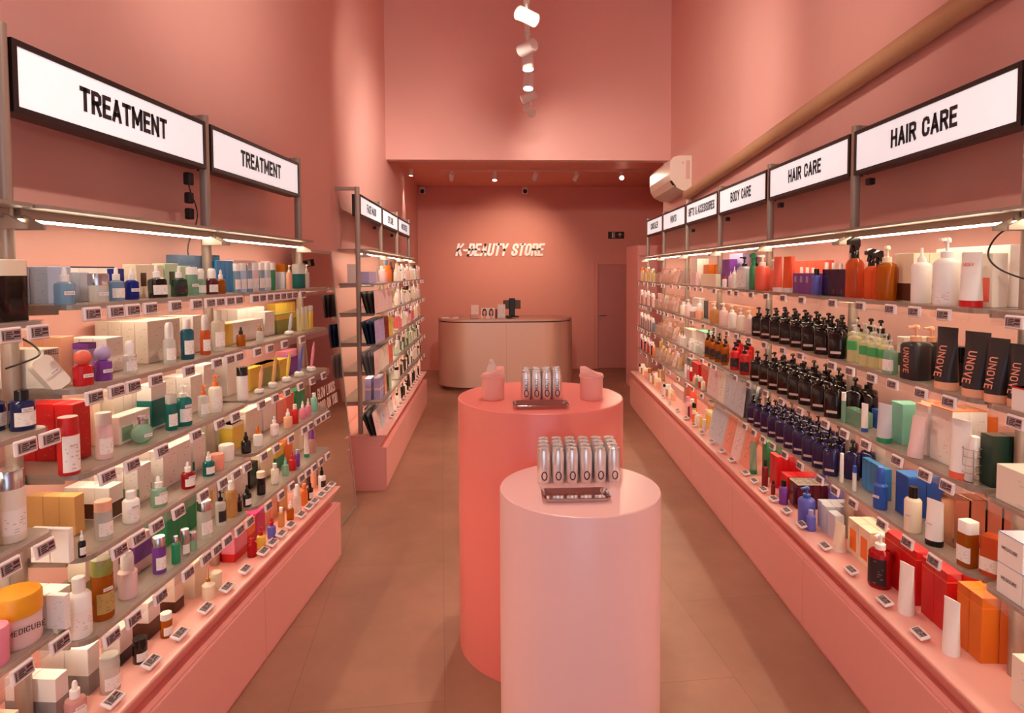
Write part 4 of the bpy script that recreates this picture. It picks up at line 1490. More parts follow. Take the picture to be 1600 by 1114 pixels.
# cartons that stand wholly behind others in the photograph and are left out
HIDDEN = {3, 7, 17, 18, 27, 28, 32, 33, 62, 63, 69, 75, 86, 88, 89, 90, 98, 100, 104, 105, 106, 126, 131, 132, 133, 134, 135, 137, 138, 139, 143, 148, 149, 150, 153, 154, 155, 156, 158, 159, 161, 162, 166, 167, 168, 171, 174, 176, 181, 182, 184, 185, 188, 190, 191, 194, 195, 196, 197, 199, 200, 202, 203, 206, 207, 208, 209, 219, 222, 224, 226, 229, 230, 232, 233, 234, 240, 246, 248, 269, 270, 275, 285, 288, 293, 294, 297, 302, 305, 331, 332, 336, 337, 338, 342, 343, 344, 348, 349, 350, 354, 355, 356, 363, 364, 368, 381, 382, 383, 387, 388, 389, 390, 393, 394, 395, 396, 399, 400, 401, 402, 406, 407, 408, 412, 414, 416, 429, 434, 442, 444, 446, 447, 448, 455, 464, 470, 471, 472, 473, 474, 475, 476, 478, 479, 480, 481, 482, 483, 485, 487, 488, 489, 500, 501, 502, 503, 512, 513, 514, 515, 517, 518, 519, 520, 521, 524, 525, 526, 527, 573, 574, 575, 579, 580, 583, 584, 585, 587, 588, 590, 592, 593, 594, 595, 597, 598, 599, 600, 614, 615, 616, 617, 618, 620, 621, 622, 623, 624, 626, 627, 628, 629, 630, 631, 632, 633, 634, 635, 636, 637, 638, 639, 640, 641, 642, 644, 645, 646, 647, 648, 649, 650, 651, 652, 653, 654, 655, 656, 657, 658, 659, 660, 661, 662, 663, 664, 665, 666, 667, 668, 669, 670, 671, 672, 673, 674, 675, 676, 677, 678, 679, 680, 681, 682, 683, 684, 685, 686, 687, 688, 689, 690, 691, 692, 693, 694, 695, 696}
NBOX = [0]


def C(xa, xb, off, hpx, d, col, na=1, nd=1, pr=None, z0=0.0, panel=None, txt=None, gap=.0018, name='carton', noun='carton', near=True, side=None):
    """a block of cartons: front edge between pixels xa and xb at distance off, hpx high, d deep each; na along, nd deep"""
    u, lv = CUR['u'], CUR['lv']; U_ = UN[u]
    zz = zlev(0 if u != 'L' or xb > 60 else -1.2)
    s0, s1 = sorted((U_.solve(xa, off, zz + .02), U_.solve(xb, off, zz + .02)))
    dep = proj(U_.p(s0, off, zz))[2]
    h = hpx * dep / F_PX
    wa = (s1 - s0) / na
    w, dd, h = round(wa - gap, 3), round(d - gap, 3), round(h, 3)
    top_h = None
    for j in range(nd):
        for i in range(na):
            ok = None
            for do in (0, -.008, -.016, -.026, .008, -.04):
                oc = off - d * (j + .5) + do
                for ds in (0, .008, -.008, .02, -.02):
                    t = s0 + wa * (i + .5) + ds
                    if oc - dd / 2 < -.165:
                        continue
                    if not hit(okey(u, lv, t), t - w / 2, t + w / 2, oc - dd / 2, oc + dd / 2, z0):
                        ok = (t, oc); break
                if ok:
                    break
            NBOX[0] += 1
            kk = NBOX[0]
            if kk in HIDDEN:
                continue
            if not ok:
                SKIP.append((u, lv, 'carton', col, xa)); continue
            t, oc = ok
            OCC.setdefault(okey(u, lv, t), []).append((t - w / 2, t + w / 2, oc - dd / 2, oc + dd / 2, z0))
            key = ('box', w, dd, h, col)
            if key not in CACHE:
                CACHE[key] = MB().bbox(-w / 2, w / 2, -dd / 2, dd / 2, 0, h, min(.0012, w * .05)).mesh(name, pm(col))
            z = zlev(t) + z0
            o = obj(name, CACHE[key], None, U_.p(t, oc, z), U_.rz)
            if pr and j == 0:
                kf = ('pf', w, h, col, pr)
                if kf not in CACHE:
                    pmx = print_mat('print %s on %s' % (pr, col), PAL[col][0], PAL[pr][0], 15, .4)
                    CACHE[kf] = MB().quad((-w * .42, 0, h * .06), (w * .42, 0, h * .06), (w * .42, 0, h * .94), (-w * .42, 0, h * .94)).mesh('printed_front', pmx)
                obj('printed_front', CACHE[kf], o, (0, -dd / 2 - .0004, 0))
            nearmost = (i == 0)
            if pr and near and nearmost:
                ks = ('ps', dd, h, col, pr)
                if ks not in CACHE:
                    pmx = print_mat('print %s on %s' % (pr, col), PAL[col][0], PAL[pr][0], 15, .4)
                    CACHE[ks] = MB().quad((-dd * .42, 0, h * .06), (dd * .42, 0, h * .06), (dd * .42, 0, h * .94), (-dd * .42, 0, h * .94)).mesh('printed_side', pmx)
                sx = -1 if u != 'R' else 1
                obj('printed_side', CACHE[ks], o, (sx * (w / 2 + .0004), 0, 0), rz=sx * math.pi / 2)
            if panel:
                pc, z0p, z1p = panel
                kp = ('pan', w, dd, h, pc, z0p, z1p)
                if kp not in CACHE:
                    e = .0003
                    CACHE[kp] = MB().box(-w / 2 - e, w / 2 + e, -dd / 2 - e, dd / 2 + e, h * z0p, h * z1p).mesh('colour_band', pm(pc))
                obj('colour_band', CACHE[kp], o)
            if side and j == 0:
                sc_, a0_, a1_, b0_, b1_ = side
                obj('printed_patch', MB().box(-w / 2 + w * a0_, -w / 2 + w * a1_, -dd / 2 - .0008, -dd / 2, h * b0_, h * b1_).mesh('printed_patch', pm(sc_)), o)
            if txt and j == 0:
                word, tw, th, ct, rot, zf = txt
                e = obj('lettering', text_mesh(word, tw * w, th * h, (pm(ct),), .9), o, (0, -dd / 2 - .001, zf * h))
                e.rotation_euler = (0, math.radians(rot), 0)
            extra = '' if not panel else ' with %s band' % panel[0]
            register(o, '%s %s%s' % (col, noun, extra), '%s %s' % (col, noun), t, oc, noun, 'box', z)
            ITEMS[-1]['k'] = kk


def packs(xa, xb, off, hpx, cols, nf, nd, pitch=.013, tilt=.16, name='mask_sachet', noun='mask sachet', pr='charcoal'):
    """facings of flat sachets standing one behind another, leaning back"""
    u, lv = CUR['u'], CUR['lv']; U_ = UN[u]
    zz = zlev(0)
    s0, s1 = sorted((U_.solve(xa, off, zz + .02), U_.solve(xb, off, zz + .02)))
    dep = proj(U_.p(s0, off, zz))[2]
    h = round(hpx * dep / F_PX, 3)
    wa = (s1 - s0) / nf
    w = round(wa - .004, 3)
    for i in range(nf):
        fc, bc = cols[i % len(cols)]
        for j in range(nd):
            c = fc if j == 0 else (bc if j % 2 else {'charcoal': 'grey', 'navy': 'slate blue', 'grey': 'pale grey', 'brown': 'grey'}.get(bc, bc))
            key = ('pack', w, h, c)
            if key not in CACHE:
                mb = MB(); n = 6; vs = []; fs = []
                for side in (-1, 1):
                    for a in range(n + 1):
                        for k in range(n + 1):
                            X = a / n * 2 - 1; Z = k / n * 2 - 1
                            bul = max(0, (1 - X ** 4)) * max(0, (1 - Z ** 4))
                            vs.append((X * w / 2, side * (.0005 + .0035 * bul), (Z + 1) / 2 * h))
                M_ = (n + 1) ** 2
                for sd in (0, 1):
                    for a in range(n):
                        for k in range(n):
                            q = [sd * M_ + a * (n + 1) + k, sd * M_ + (a + 1) * (n + 1) + k, sd * M_ + (a + 1) * (n + 1) + k + 1, sd * M_ + a * (n + 1) + k + 1]
                            fs.append(q if sd == 0 else q[::-1])
                mb.add(vs, fs, 0, True)
                CACHE[key] = mb.mesh(name, pm(c))
            t = s0 + wa * (i + .5); oc = off - .01 - pitch * j
            NBOX[0] += 1
            kk = NBOX[0]
            back = oc - h * math.sin(tilt + .045 * j)
            if back < -.155 or kk in HIDDEN or (back < .025 and any(abs(t - q) < w / 2 + .02 for q in POSTS[u])):
                continue
            z = zlev(t)
            o = obj(name, CACHE[key], None, U_.p(t, oc, z), U_.rz, rx=-tilt - .045 * j)
            if j == 0 and pr:
                kf = ('pkf', w, h, c, pr)
                if kf not in CACHE:
                    pmx = print_mat('print %s on %s' % (pr, c), PAL[c][0], PAL[pr][0], 8, .5)
                    CACHE[kf] = MB().quad((-w * .3, 0, h * .2), (w * .3, 0, h * .2), (w * .3, 0, h * .8), (-w * .3, 0, h * .8)).mesh('printed_front', pmx)
                obj('printed_front', CACHE[kf], o, (0, -.0046, 0))
            register(o, '%s %s' % (c, noun), '%s %s' % (c, noun), t, oc, noun, 'sachet', z)
            ITEMS[-1]['k'] = kk
    OCC.setdefault(okey(u, lv, (s0 + s1) / 2), []).append((s0, s1, off - .02 - pitch * nd, off, 0.0))


def label_items():
    """each product's label: look, place on its shelf, and where several look alike, its rank"""
    groups = {}
    for it in ITEMS:
        groups.setdefault((it['look'], it['sh'], it['bay']), []).append(it)
    for (look, sh, bay), L in groups.items():
        place = 'on %s of %s' % (sh, bay)
        grp = '%ss, %s, %s' % (L[0]['short'], sh, bay)
        if len(L) == 1:
            tag(L[0]['o'], '%s %s' % (look, place), L[0]['cat'])
            continue
        L.sort(key=lambda q: -q['off'])
        rows = []
        for it in L:
            if rows and rows[-1][0]['off'] - it['off'] < .022 and abs(rows[-1][0]['z'] - it['z']) < .01:
                rows[-1].append(it)
            else:
                for R_ in rows:
                    if abs(R_[0]['off'] - it['off']) < .022 and abs(R_[0]['z'] - it['z']) < .01:
                        R_.append(it); break
                else:
                    rows.append([it])
        rows.sort(key=lambda R_: (-round(R_[0]['off'], 2), R_[0]['z']))
        for ri, R_ in enumerate(rows):
            R_.sort(key=lambda q: q['s'], reverse=(L[0]['u'] == 'R'))
            for k, it in enumerate(R_):
                rn = '' if len(rows) == 1 else ('row-%s-from-front' % ['one', 'two', 'three', 'four', 'five', 'six', 'seven', 'eight', 'nine', 'ten', 'eleven', 'twelve', 'thirteen'][ri])
                od = '' if len(R_) == 1 else '%s-from-left' % ORD[k]
                tail = ', '.join(q for q in (od, rn) if q)
                for lk in (look, it['short'], it['short'].split(' ', 1)[1] if it['short'].count(' ') > 1 else it['short']):
                    lb = '%s %s, %s' % (lk, place, tail)
                    if len(lb.replace('-', '').split()) <= 16:
                        break
                tag(it['o'], lb, it['cat'], grp)


def box_m(s, off, w, d, h, col, n=1, nd=2, panel=None):
    """cartons placed by metres along the shelf"""
    U_ = UN[CUR['u']]; z = zlev(s)
    xa = proj(U_.p(s, off, z))[0]; xb = proj(U_.p(s + w * n, off, z))[0]
    dep = proj(U_.p(s, off, z))[2]
    C(min(xa, xb), max(xa, xb), off, h * F_PX / dep, d, col, n, nd, panel=panel)


def bot_m(kind, s, off, w, h, col, cap, lab=None, yaw=.45, sq=0.0, ls=None):
    """a bottle placed by metres along the shelf"""
    U_ = UN[CUR['u']]; z = zlev(s)
    x, _, dep = proj(U_.p(s, off, z))
    b(kind, x, w * F_PX / dep, h * F_PX / dep, col, cap, off, lab, s=s, yaw=yaw, sq=sq, ls=ls)


def massed(xa, xb, col, w, h, rows, lab='o', step=.122):
    """pump bottles standing in close ranks between two pixels"""
    U_ = UN[CUR['u']]
    s0, s1 = sorted((U_.solve(xa, .09, zlev(0)), U_.solve(xb, .09, zlev(0))))
    n = max(1, int((s1 - s0) / step) + 1)
    for j, o_ in enumerate(rows):
        for k in range(n):
            s = s1 - (s1 - s0) * k / max(1, n - 1) - (step * .5 if j % 2 else 0)
            bot_m('pump', s, o_, w, h, col, 'black', lab if j == 0 else None, yaw=.9, sq=.35, ls=(.18, .27))

# ------------------------------------------------------------------ LEFT, top shelf
shelf('L', 0)
C(76, 113, .06, 59, .055, 'pale blue', 1, 2, 'slate blue')
C(62, 205, -.02, 58, .055, 'white', 5, 1, panel=('navy', .96, 1.0))
b('dropper', 101, 28, 58, 'clear blue', 'white', .125, test=True)
C(126, 141, .065, 47, .05, 'pale grey', 1, 1)
b('jar', 154, 29, 45, 'clear', 'silver', .12, test=True)
b('dropper', 182, 22, 53, 'clear blue', 'white', .125, 'w')
C(186, 196, .055, 48, .04, 'deep blue', 1, 1)
b('dropper', 206, 20, 51, 'deep blue', 'white', .125, test=True)
C(214, 257, .055, 53, .05, 'cream', 2, 1, side=('brown', .3, .7, .35, .75))
b('dropper', 247, 22, 52, 'black', 'white', .125, 'w', sq=.8, lean=.08)
C(259, 280, .055, 52, .05, 'pale green', 1, 1, side=('dark brown', .3, .7, .35, .75))
b('dropper', 280, 19, 48, 'dark green', 'white', .125, 'k', sq=.8)
C(281, 318, -.02, 62, .055, 'slate blue', 3, 1)
b('wide', 300, 17, 45, 'clear green', 'white', .125, test=True)
b('foam', 314, 15, 42, 'clear green', 'white', .13, 'w')
C(283, 314, .05, 46, .05, 'pale green', 2, 1)
C(322, 345, -.08, 58, .055, 'petrol', 2, 1)
b('foam', 331, 18, 41, 'maroon', 'white', .125, 'w')
b('dropper', 345, 14, 38, 'amber', 'white', .125)
C(338, 364, .03, 51, .05, 'blue', 4, 1)
for k, (c, cp) in enumerate((('clear blue', 'white'), ('pale blue', 'white'), ('clear blue', 'silver'), ('pale pink', 'white'), ('clear blue', 'white'), ('pale grey', 'white'))):
    b('wide', 370 + k * 9.5, 9, 46 - k * .4, c, cp, .12, 'w', sq=.6)
C(366, 432, .03, 50, .05, 'pale blue', 6, 1, panel=('pale pink', .5, 1.0))
b('wide', 426, 8.5, 43, 'green', 'white', .12)
C(434, 456, .06, 40, .06, 'pale grey', 2, 2, panel=('amber', .68, 1.0))
b('pump', 452, 9, 38, 'peach', 'white', .125)
b('jar', 467, 16, 38, 'teal', 'clear', .12, sq=.5)
b('pump', 479, 9, 37, 'clear', 'white', .12)
# ------------------------------------------------------------------ LEFT, second shelf
shelf('L', 1)
C(69, 95, .07, 62, .085, 'ivory', 1, 2, panel=None, txt=('PURCELL', .86, .13, 'charcoal', 0, .9))
C(97, 118, .0, 66, .06, 'peach', 1, 2)
b('slab', 106, 31, 56, 'ivory', 'ivory', .10, lean=.3, test=True, s=-.925, roll=-.5, yaw=.3, free=True)
C(112, 124, .03, 54, .05, 'pale pink', 1, 2, panel=('red', .82, 1.0))
b('ball', 130, 29, 54, 'red', 'coral', .13, test=True)
C(139, 152, .05, 53, .05, 'lavender', 1, 1, panel=('purple', .82, 1.0))
b('ball', 161, 26, 53, 'purple', 'lavender', .13, test=True)
C(168, 194, .06, 55, .045, 'white', 1, 3, 'grey')
b('foam', 203, 19, 51, 'clear', 'white', .13, 'w', test=True)
C(232, 283, .055, 66, .048, 'ivory', 2, 4, 'grey')
b('foam', 265, 18, 64, 'clear', 'white', .125, 'w')
b('cap', 293, 19, 62, 'petrol', 'white', .12, 'w')
C(303, 316, .05, 58, .05, 'white', 1, 3, 'grey')
b('foam', 321, 15, 62, 'clear orange', 'white', .12, 'w')
b('cap', 341, 20, 64, 'clear', 'clear', .115, 'w')
C(365, 412, .055, 33, .07, 'white', 2, 1, 'grey', panel=('yellow', .0, .03))
C(352, 365, .06, 34, .07, 'yellow', 1, 1)
C(372, 414, -.03, 46, .05, 'white', 3, 2)
b('dropper', 376.5, 13, 30, 'amber', 'black', .125)
b('dropper', 406, 12, 27, 'clear', 'gold', .125)
C(415, 430, .05, 38, .06, 'white', 1, 2, 'grey')
C(431, 462, .06, 31, .06, 'olive', 2, 2, panel=('yellow', .7, .95))
C(431, 468, -.06, 40, .05, 'yellow', 6, 1)
b('stick', 452, 15, 35, 'white', 'pale grey', .13)
for k in range(4):
    b('wide', 467 + k * 6.2, 6, 36, 'clear yellow' if k < 3 else 'yellow', 'clear', .11, sq=.6)
# ------------------------------------------------------------------ LEFT, third shelf
shelf('L', 2)
C(117, 144, .06, 90, .06, 'red', 1, 3, 'coral')
b('wide', 108, 30, 90, 'red', 'red', .125, 'w', test=True, ls=(.08, .93))
C(147, 159, .0, 72, .055, 'cream', 1, 2)
b('wide', 163, 24, 72, 'pale pink', 'ivory', .12, 'w')
C(187, 236, .075, 44, .05, 'white', 2, 1, side=('clear green', .15, .85, .1, .6))
C(180, 236, -.0, 74, .045, 'ivory', 4, 2)
b('flask', 222, 32, 42, 'clear green', 'silver', .125, test=True)
C(238, 262, .055, 70, .055, 'white', 1, 2, panel=('teal', .05, .65))
b('wide', 268, 14, 56, 'teal', 'clear', .12, 'w', sq=.5)
b('pump', 287, 24, 64, 'teal', 'white', .125, 'w', test=True)
C(299, 318, .05, 58, .06, 'white', 1, 2, 'grey')
b('pump', 318, 17, 50, 'clear', 'orange', .125, 'w')
C(320, 355, .04, 66, .06, 'white', 2, 2, 'grey')
b('pump', 337, 20, 58, 'ivory', 'orange', .125, 'w')
C(356, 374, .02, 66, .06, 'white', 1, 2)
b('wide', 379, 17, 52, 'white', 'black', .12)
C(391, 409, .06, 35, .04, 'yellow', 3, 2)
C(410, 436, .055, 33, .06, 'olive', 1, 1, panel=('yellow', .8, 1.0))
C(438, 451, .055, 29, .06, 'yellow', 1, 1)
C(452, 466, .055, 27, .06, 'purple', 1, 1)
C(468, 487, .055, 30, .06, 'pink', 1, 2)
for x, c, hp_ in ((405, 'peach', 38), (426, 'tan', 46), (448, 'yellow', 42), (467, 'violet', 42), (486, 'pink', 40)):
    b('stick', x, 14.5, hp_ + 8, 'white', c, .125)
# ------------------------------------------------------------------ LEFT, fourth shelf
shelf('L', 3)
C(99, 117, .15, 54, .055, 'white', 2, 2, 'grey')
b('dropper', 128, 11, 42, 'black', 'white', .155, 'w')
C(118, 134, .035, 62, .05, 'tan', 1, 3)
C(136, 152, .06, 64, .05, 'tan', 1, 2, 'brown')
b('wide', 162, 25, 60, 'clear', 'peach', .13, 'w')
C(172, 194, .06, 52, .05, 'white', 1, 3, panel=('brown', .05, .5))
b('cap', 205, 24, 49, 'white', 'white', .13, 'w', test=True)
C(216, 238, .055, 58, .05, 'white', 1, 4, 'charcoal', panel=('clear green', .05, .4))
b('dropper', 248, 24, 46, 'clear green', 'white', .13, 'w', test=True)
C(256, 300, .055, 60, .05, 'white', 2, 4, 'charcoal')
b('dropper', 294, 20, 41, 'clear red', 'white', .13, 'w', test=True)
C(303, 322, .055, 54, .055, 'white', 1, 4, 'grey', panel=('teal', .05, .3))
b('dropper', 326, 17, 38, 'teal', 'white', .13, 'w')
b('jar', 339, 21, 25, 'salmon', 'salmon', .125)
b('jar', 354, 23, 25, 'white', 'white', .10)
C(329, 345, -.02, 45, .06, 'pale green', 1, 1)
C(364, 382, .06, 41, .06, 'yellow', 1, 4, panel=('cream', .86, 1.0))
b('dropper', 384.5, 15, 33, 'black', 'black', .13, 'k')
C(385, 410, .045, 46, .06, 'ivory', 2, 3, 'grey')
b('dropper', 403, 15, 31, 'white', 'orange', .13, 'w')
C(412, 432, .045, 45, .06, 'white', 2, 3, 'grey')
b('dropper', 429, 13, 31, 'pale pink', 'white', .13, 'w')
C(434, 446, .05, 36, .05, 'salmon', 1, 3)
b('dropper', 450, 13, 30, 'peach', 'white', .13)
C(448, 460, .04, 36, .05, 'coral', 1, 3)
b('cap', 461, 11, 30, 'red', 'white', .13)
b('dropper', 473, 10, 28, 'pink', 'white', .13)
b('dropper', 481.5, 9, 27, 'pink', 'white', .13)
C(462, 484, .03, 33, .05, 'emerald', 3, 2)
b('cap', 491, 10, 28, 'mint', 'white', .12)
# ------------------------------------------------------------------ LEFT, fifth shelf
shelf('L', 4)
C(90, 113, .06, 66, .065, 'white', 1, 3, 'grey')
b('cap', 125, 33, 92, 'white', 'white', .125, 'w')
C(136, 146, .05, 88, .06, 'ivory', 1, 1, panel=('olive', .0, .5))
b('wide', 161, 31, 94, 'amber', 'olive', .125, 'g', test=True)
C(172, 186, .05, 80, .06, 'white', 1, 2, 'pale grey')
b('foam', 200, 27, 72, 'pale pink', 'white', .12)
C(212, 238, .055, 58, .06, 'pale pink', 1, 2, panel=('purple', .3, .75))
b('wide', 249, 19, 57, 'purple', 'silver', .12, 'w')
C(262, 308, .03, 66, .045, 'emerald', 3, 2)
b('cap', 275, 13, 42, 'emerald', 'silver', .135)
b('wide', 289, 13, 42, 'silver', 'silver', .135, 'w')
b('jar', 301, 13, 28, 'clear green', 'silver', .135)
b('wide', 320, 18, 58, 'clear', 'silver', .12, 'w', sq=.5)
C(324, 340, .045, 54, .05, 'ivory', 1, 3, side=('yellow', .1, .6, .4, .8))
b('pump', 345, 16, 54, 'clear', 'black', .12, 'k')
b('cap', 362, 17, 56, 'pale amber', 'white', .12, None, txt=('BEAUTY', .62, .08, 'deep orange', 90, .42))
b('dropper', 374, 8, 28, 'black', 'black', .125)
C(366, 388, .045, 44, .05, 'white', 1, 3, 'charcoal')
b('dropper', 386, 13, 34, 'black', 'black', .13, 'w')
C(391, 404, .045, 38, .05, 'black', 1, 3)
b('wide', 408, 13, 36, 'dark brown', 'cream', .125, 'k')
C(408, 428, .045, 40, .05, 'cream', 2, 3, 'brown')
b('cap', 429.5, 12, 32, 'cream', 'white', .125, 'w')
C(432, 444, .04, 34, .05, 'yellow', 1, 3, panel=('green', .0, .5))
b('dropper', 446, 10.5, 29, 'clear green', 'mint', .125)
C(446, 458, .04, 36, .05, 'orange', 1, 3)
b('dropper', 457, 11, 28, 'red', 'red', .125)
b('cap', 464.5, 8, 26, 'purple', 'lavender', .125)
C(460, 475, .03, 45, .05, 'cream', 2, 3)
b('tube', 479, 8, 40, 'white', 'green', .11)
b('foam', 487.5, 10, 36, 'clear pink', 'purple', .11)
# ------------------------------------------------------------------ LEFT, plinth top
shelf('L', 'P')
C(85, 106, .07, 74, .075, 'white', 1, 2, panel=('grey', .0, .5), pr=None)
b('dropper', 118, 30, 69, 'clear pink', 'white', .115, 'w', test=True)
C(139, 158, .07, 74, .075, 'white', 1, 2, panel=('grey', .0, .42))
b('wide', 172, 28, 57, 'clear', 'clear', .115, 'w')
C(188, 209, .07, 56, .065, 'white', 1, 1, panel=('charcoal', .0, .35))
b('wide', 219, 21, 38, 'dark brown', 'black', .115, 'w')
C(233, 252, .07, 58, .065, 'white', 1, 1, panel=('brown', .0, .45))
b('wide', 260, 17, 38, 'amber', 'white', .115, 'w')
C(274, 288, .06, 58, .065, 'ivory', 1, 1, panel=('brown', .0, .3))
C(305, 325, .075, 55, .065, 'cream', 1, 1)
b('reed', 326, 19, 50, 'cream', 'gold', .125)
b('jar', 337, 19, 27, 'cream', 'cream', .115)
C(334, 354, .045, 48, .06, 'cream', 1, 2)
C(367, 387, .08, 38, .06, 'red', 1, 3, panel=('pink', .35, 1.0))
b('dropper', 394, 14, 36, 'clear red', 'red', .125)
C(388, 400, .06, 38, .06, 'orange', 1, 2, panel=('red', .0, .4))
b('dropper', 408, 14, 33, 'yellow', 'red', .125)
C(401, 415, .055, 38, .06, 'magenta', 1, 2)
b('dropper', 424.5, 13, 31, 'violet', 'red', .125)
C(412, 434, .035, 48, .06, 'peach', 2, 2)
b('cap', 439.5, 10, 30, 'pale amber', 'white', .115)
C(436, 449, .045, 42, .06, 'tan', 1, 3)
b('dropper', 453.5, 11, 30, 'amber', 'white', .125)
b('foam', 464, 14, 44, 'clear', 'white', .12)
b('cap', 475.5, 10, 34, 'orange', 'orange', .12)
b('dropper', 484.5, 9.5, 32, 'black', 'black', .12, 'w')
b('cap', 490, 9, 36, 'peach', 'white', .07)
b('dropper', 503, 11.5, 34, 'white', 'black', .12, 'k')
# ------------------------------------------------------------------ LEFT, nearest bay (cut by the picture's edge)
shelf('L', 0)
b('wide', 18, 50, 98, 'dark brown', 'cream', .075, None, sq=.85, s=-1.07, yaw=.2)
shelf('L', 1)
b('cap', 29, 34, 62, 'navy', 'black', .085, 'w', s=-1.04, test=True)
b('cap', 3, 34, 60, 'navy', 'black', .015, 'w', s=-1.05)
C(-60, -12, .09, 78, .06, 'clear orange', 1, 1)
shelf('L', 2)
b('wide', 18, 40, 112, 'ivory', 'silver', .07, 'w', s=-1.07)
b('wide', -20, 40, 112, 'ivory', 'silver', .07, 'w', s=-1.15)
shelf('L', 3)
b('jar', 38, 68, 80, 'pale pink', 'golden', .065, None, s=-1.045, yaw=.5, txt=('MEDICUBE', .62, .11, 'charcoal', 0, .38))
b('jar', 0, 44, 60, 'pink', 'pink', .085, None, s=-1.145)
C(-40, 27, -.02, 104, .07, 'white', 1, 1, txt=('MEDICUBE', .8, .09, 'charcoal', 0, .55))
shelf('L', 'P')
C(-30, 33, .05, 74, .07, 'cream', 1, 1, panel=('blue', .1, .6))
b('jar', 60, 38, 30, 'mint', 'mint', .12, None, s=-1.16)

# ------------------------------------------------------------------ RIGHT, top shelf
shelf('R', 0)
b('spray', 1335, 26, 95, 'clear orange', 'black', .085, yaw=.2)
b('spray', 1353, 22, 78, 'clear orange', 'black', .05, yaw=.2)
b('spray', 1368, 20, 76, 'clear orange', 'black', .05, yaw=.2)
b('pump', 1385, 29, 86, 'amber', 'cream', .09, yaw=.9)
C(1392, 1426, .06, 77, .06, 'cream', 2, 2, panel=('brown', .02, .38), near=False)
b('nozzle', 1439, 28, 87, 'white', 'white', .09, test=False)
C(1444, 1576, -.03, 98, .06, 'white', 4, 1, side=('red', .45, .55, .3, .8))
b('pump', 1478, 36, 106, 'white', 'white', .09, 'w', ls=(.05, .35))
C(1513, 1549, .04, 86, .05, 'ivory', 2, 1, side=('coral', .2, .8, .1, .55))
b('tube', 1517, 31, 86, 'white', 'red', .085, yaw=.25, txt=('MOEV', .22, .065, 'coral', 0, .78))
C(1556, 1596, .05, 88, .05, 'ivory', 1, 1, 'grey', side=('red', .1, .4, .08, .42))
C(1598, 1640, .085, 78, .04, 'pale grey', 1, 1, txt=('SEOUL1988', .8, .16, 'maroon', -90, .5), near=False)
b('pump', 1191, 22, 56, 'coral', 'white', .085)
b('pump', 1207, 15, 50, 'coral', 'white', .03)
b('tube', 1215, 14, 55, 'coral', 'white', .085)
b('tube', 1230, 13, 56, 'clear orange', 'white', .075)
b('tube', 1236, 12, 56, 'coral', 'white', .03)
C(1238, 1275, .08, 34, .05, 'purple', 4, 1, side=('lavender', .3, .7, .55, .85))
for k in range(3):
    b('cap', 1252 + 9 * k, 9, 40, 'clear pink', 'white', .0)
C(1236, 1288, -.06, 52, .05, 'coral', 4, 1)
b('cap', 1275.5, 14, 41, 'violet', 'black', .09)
C(1284, 1321, .075, 44, .055, 'dark purple', 3, 1, side=('gold', .47, .53, .1, .25))
for k in range(3):
    b('cap', 1291 + 11 * k, 10, 50, 'clear pink', 'white', .0)
C(1128, 1139, .03, 44, .06, 'purple', 2, 1)
C(1139, 1160, -.05, 54, .05, 'lavender', 3, 1)
b('pump', 1163, 18, 51, 'pale grey', 'black', .085, 'w', sq=.8, ls=(.1, .85))
b('nozzle', 1147.5, 8, 34, 'white', 'white', .09)
b('nozzle', 1141.5, 7, 26, 'pale pink', 'white', .09)
b('cap', 1132, 7, 18, 'white', 'red', .09)
b('spray', 1177, 13, 58, 'green', 'emerald', .08)
b('pump', 1181, 12, 50, 'dark green', 'black', .0)
C(1078, 1089, .06, 41, .05, 'ivory', 3, 2)
C(1079, 1087, .10, 20, .03, 'pale pink', 1, 1)
C(1091, 1107, .02, 33, .05, 'deep orange', 2, 2)
C(1095, 1118, .085, 20, .04, 'cream', 4, 1)
# ------------------------------------------------------------------ RIGHT, second shelf
shelf('R', 1)
for k, (x, h_) in enumerate(((1333, 57), (1348, 55), (1361, 55), (1373, 55))):
    b('pump', x, 21 - k, h_ + 4, 'clear yellow', 'clear', .0, 'e', sq=.7, ls=(.45, .8))
for x, o_ in ((1335, .07), (1354, .09), (1367, .085), (1381, .07)):
    b('pump', x, 17, 58, 'clear yellow', 'clear', o_, 'e', sq=.7, ls=(.45, .8))
b('pump', 1391, 17, 54, 'clear green', 'clear', .11, 'w', sq=.6)
C(1400, 1411, .05, 56, .06, 'ivory', 1, 2, side=('dark green', .1, .9, .2, .55))
UN_TXT = ('UNOVE', .48, .16, 'salmon', 90, .36)
b('pump', 1430, 34, 85, 'charcoal', 'peach', .085, None, sq=.6, yaw=.25, txt=('UNOVE', .46, .12, 'salmon', 90, .36))
b('pump', 1454, 28, 80, 'charcoal', 'peach', .02, None, sq=.6, yaw=.25, txt=('UNOVE', .46, .11, 'salmon', 90, .36))
b('tube', 1479, 32, 97, 'charcoal', 'peach', .10, yaw=.25, txt=('UNOVE', .50, .13, 'salmon', 90, .46))
b('tube', 1526, 38, 101, 'charcoal', 'peach', .10, yaw=.25, txt=('UNOVE', .50, .14, 'salmon', 90, .46))
b('tube', 1558, 33, 100, 'charcoal', 'peach', .085, yaw=.25, txt=('UNOVE', .50, .13, 'salmon', 90, .46))
b('tube', 1584, 32, 98, 'charcoal', 'peach', .07, yaw=.25, txt=('UNOVE', .50, .13, 'salmon', 90, .46))
b('jar', 1500, 26, 60, 'charcoal', 'black', .0)
b('jar', 1530, 28, 80, 'peach', 'charcoal', .0)
b('jar', 1560, 28, 80, 'cream', 'cream', .0)
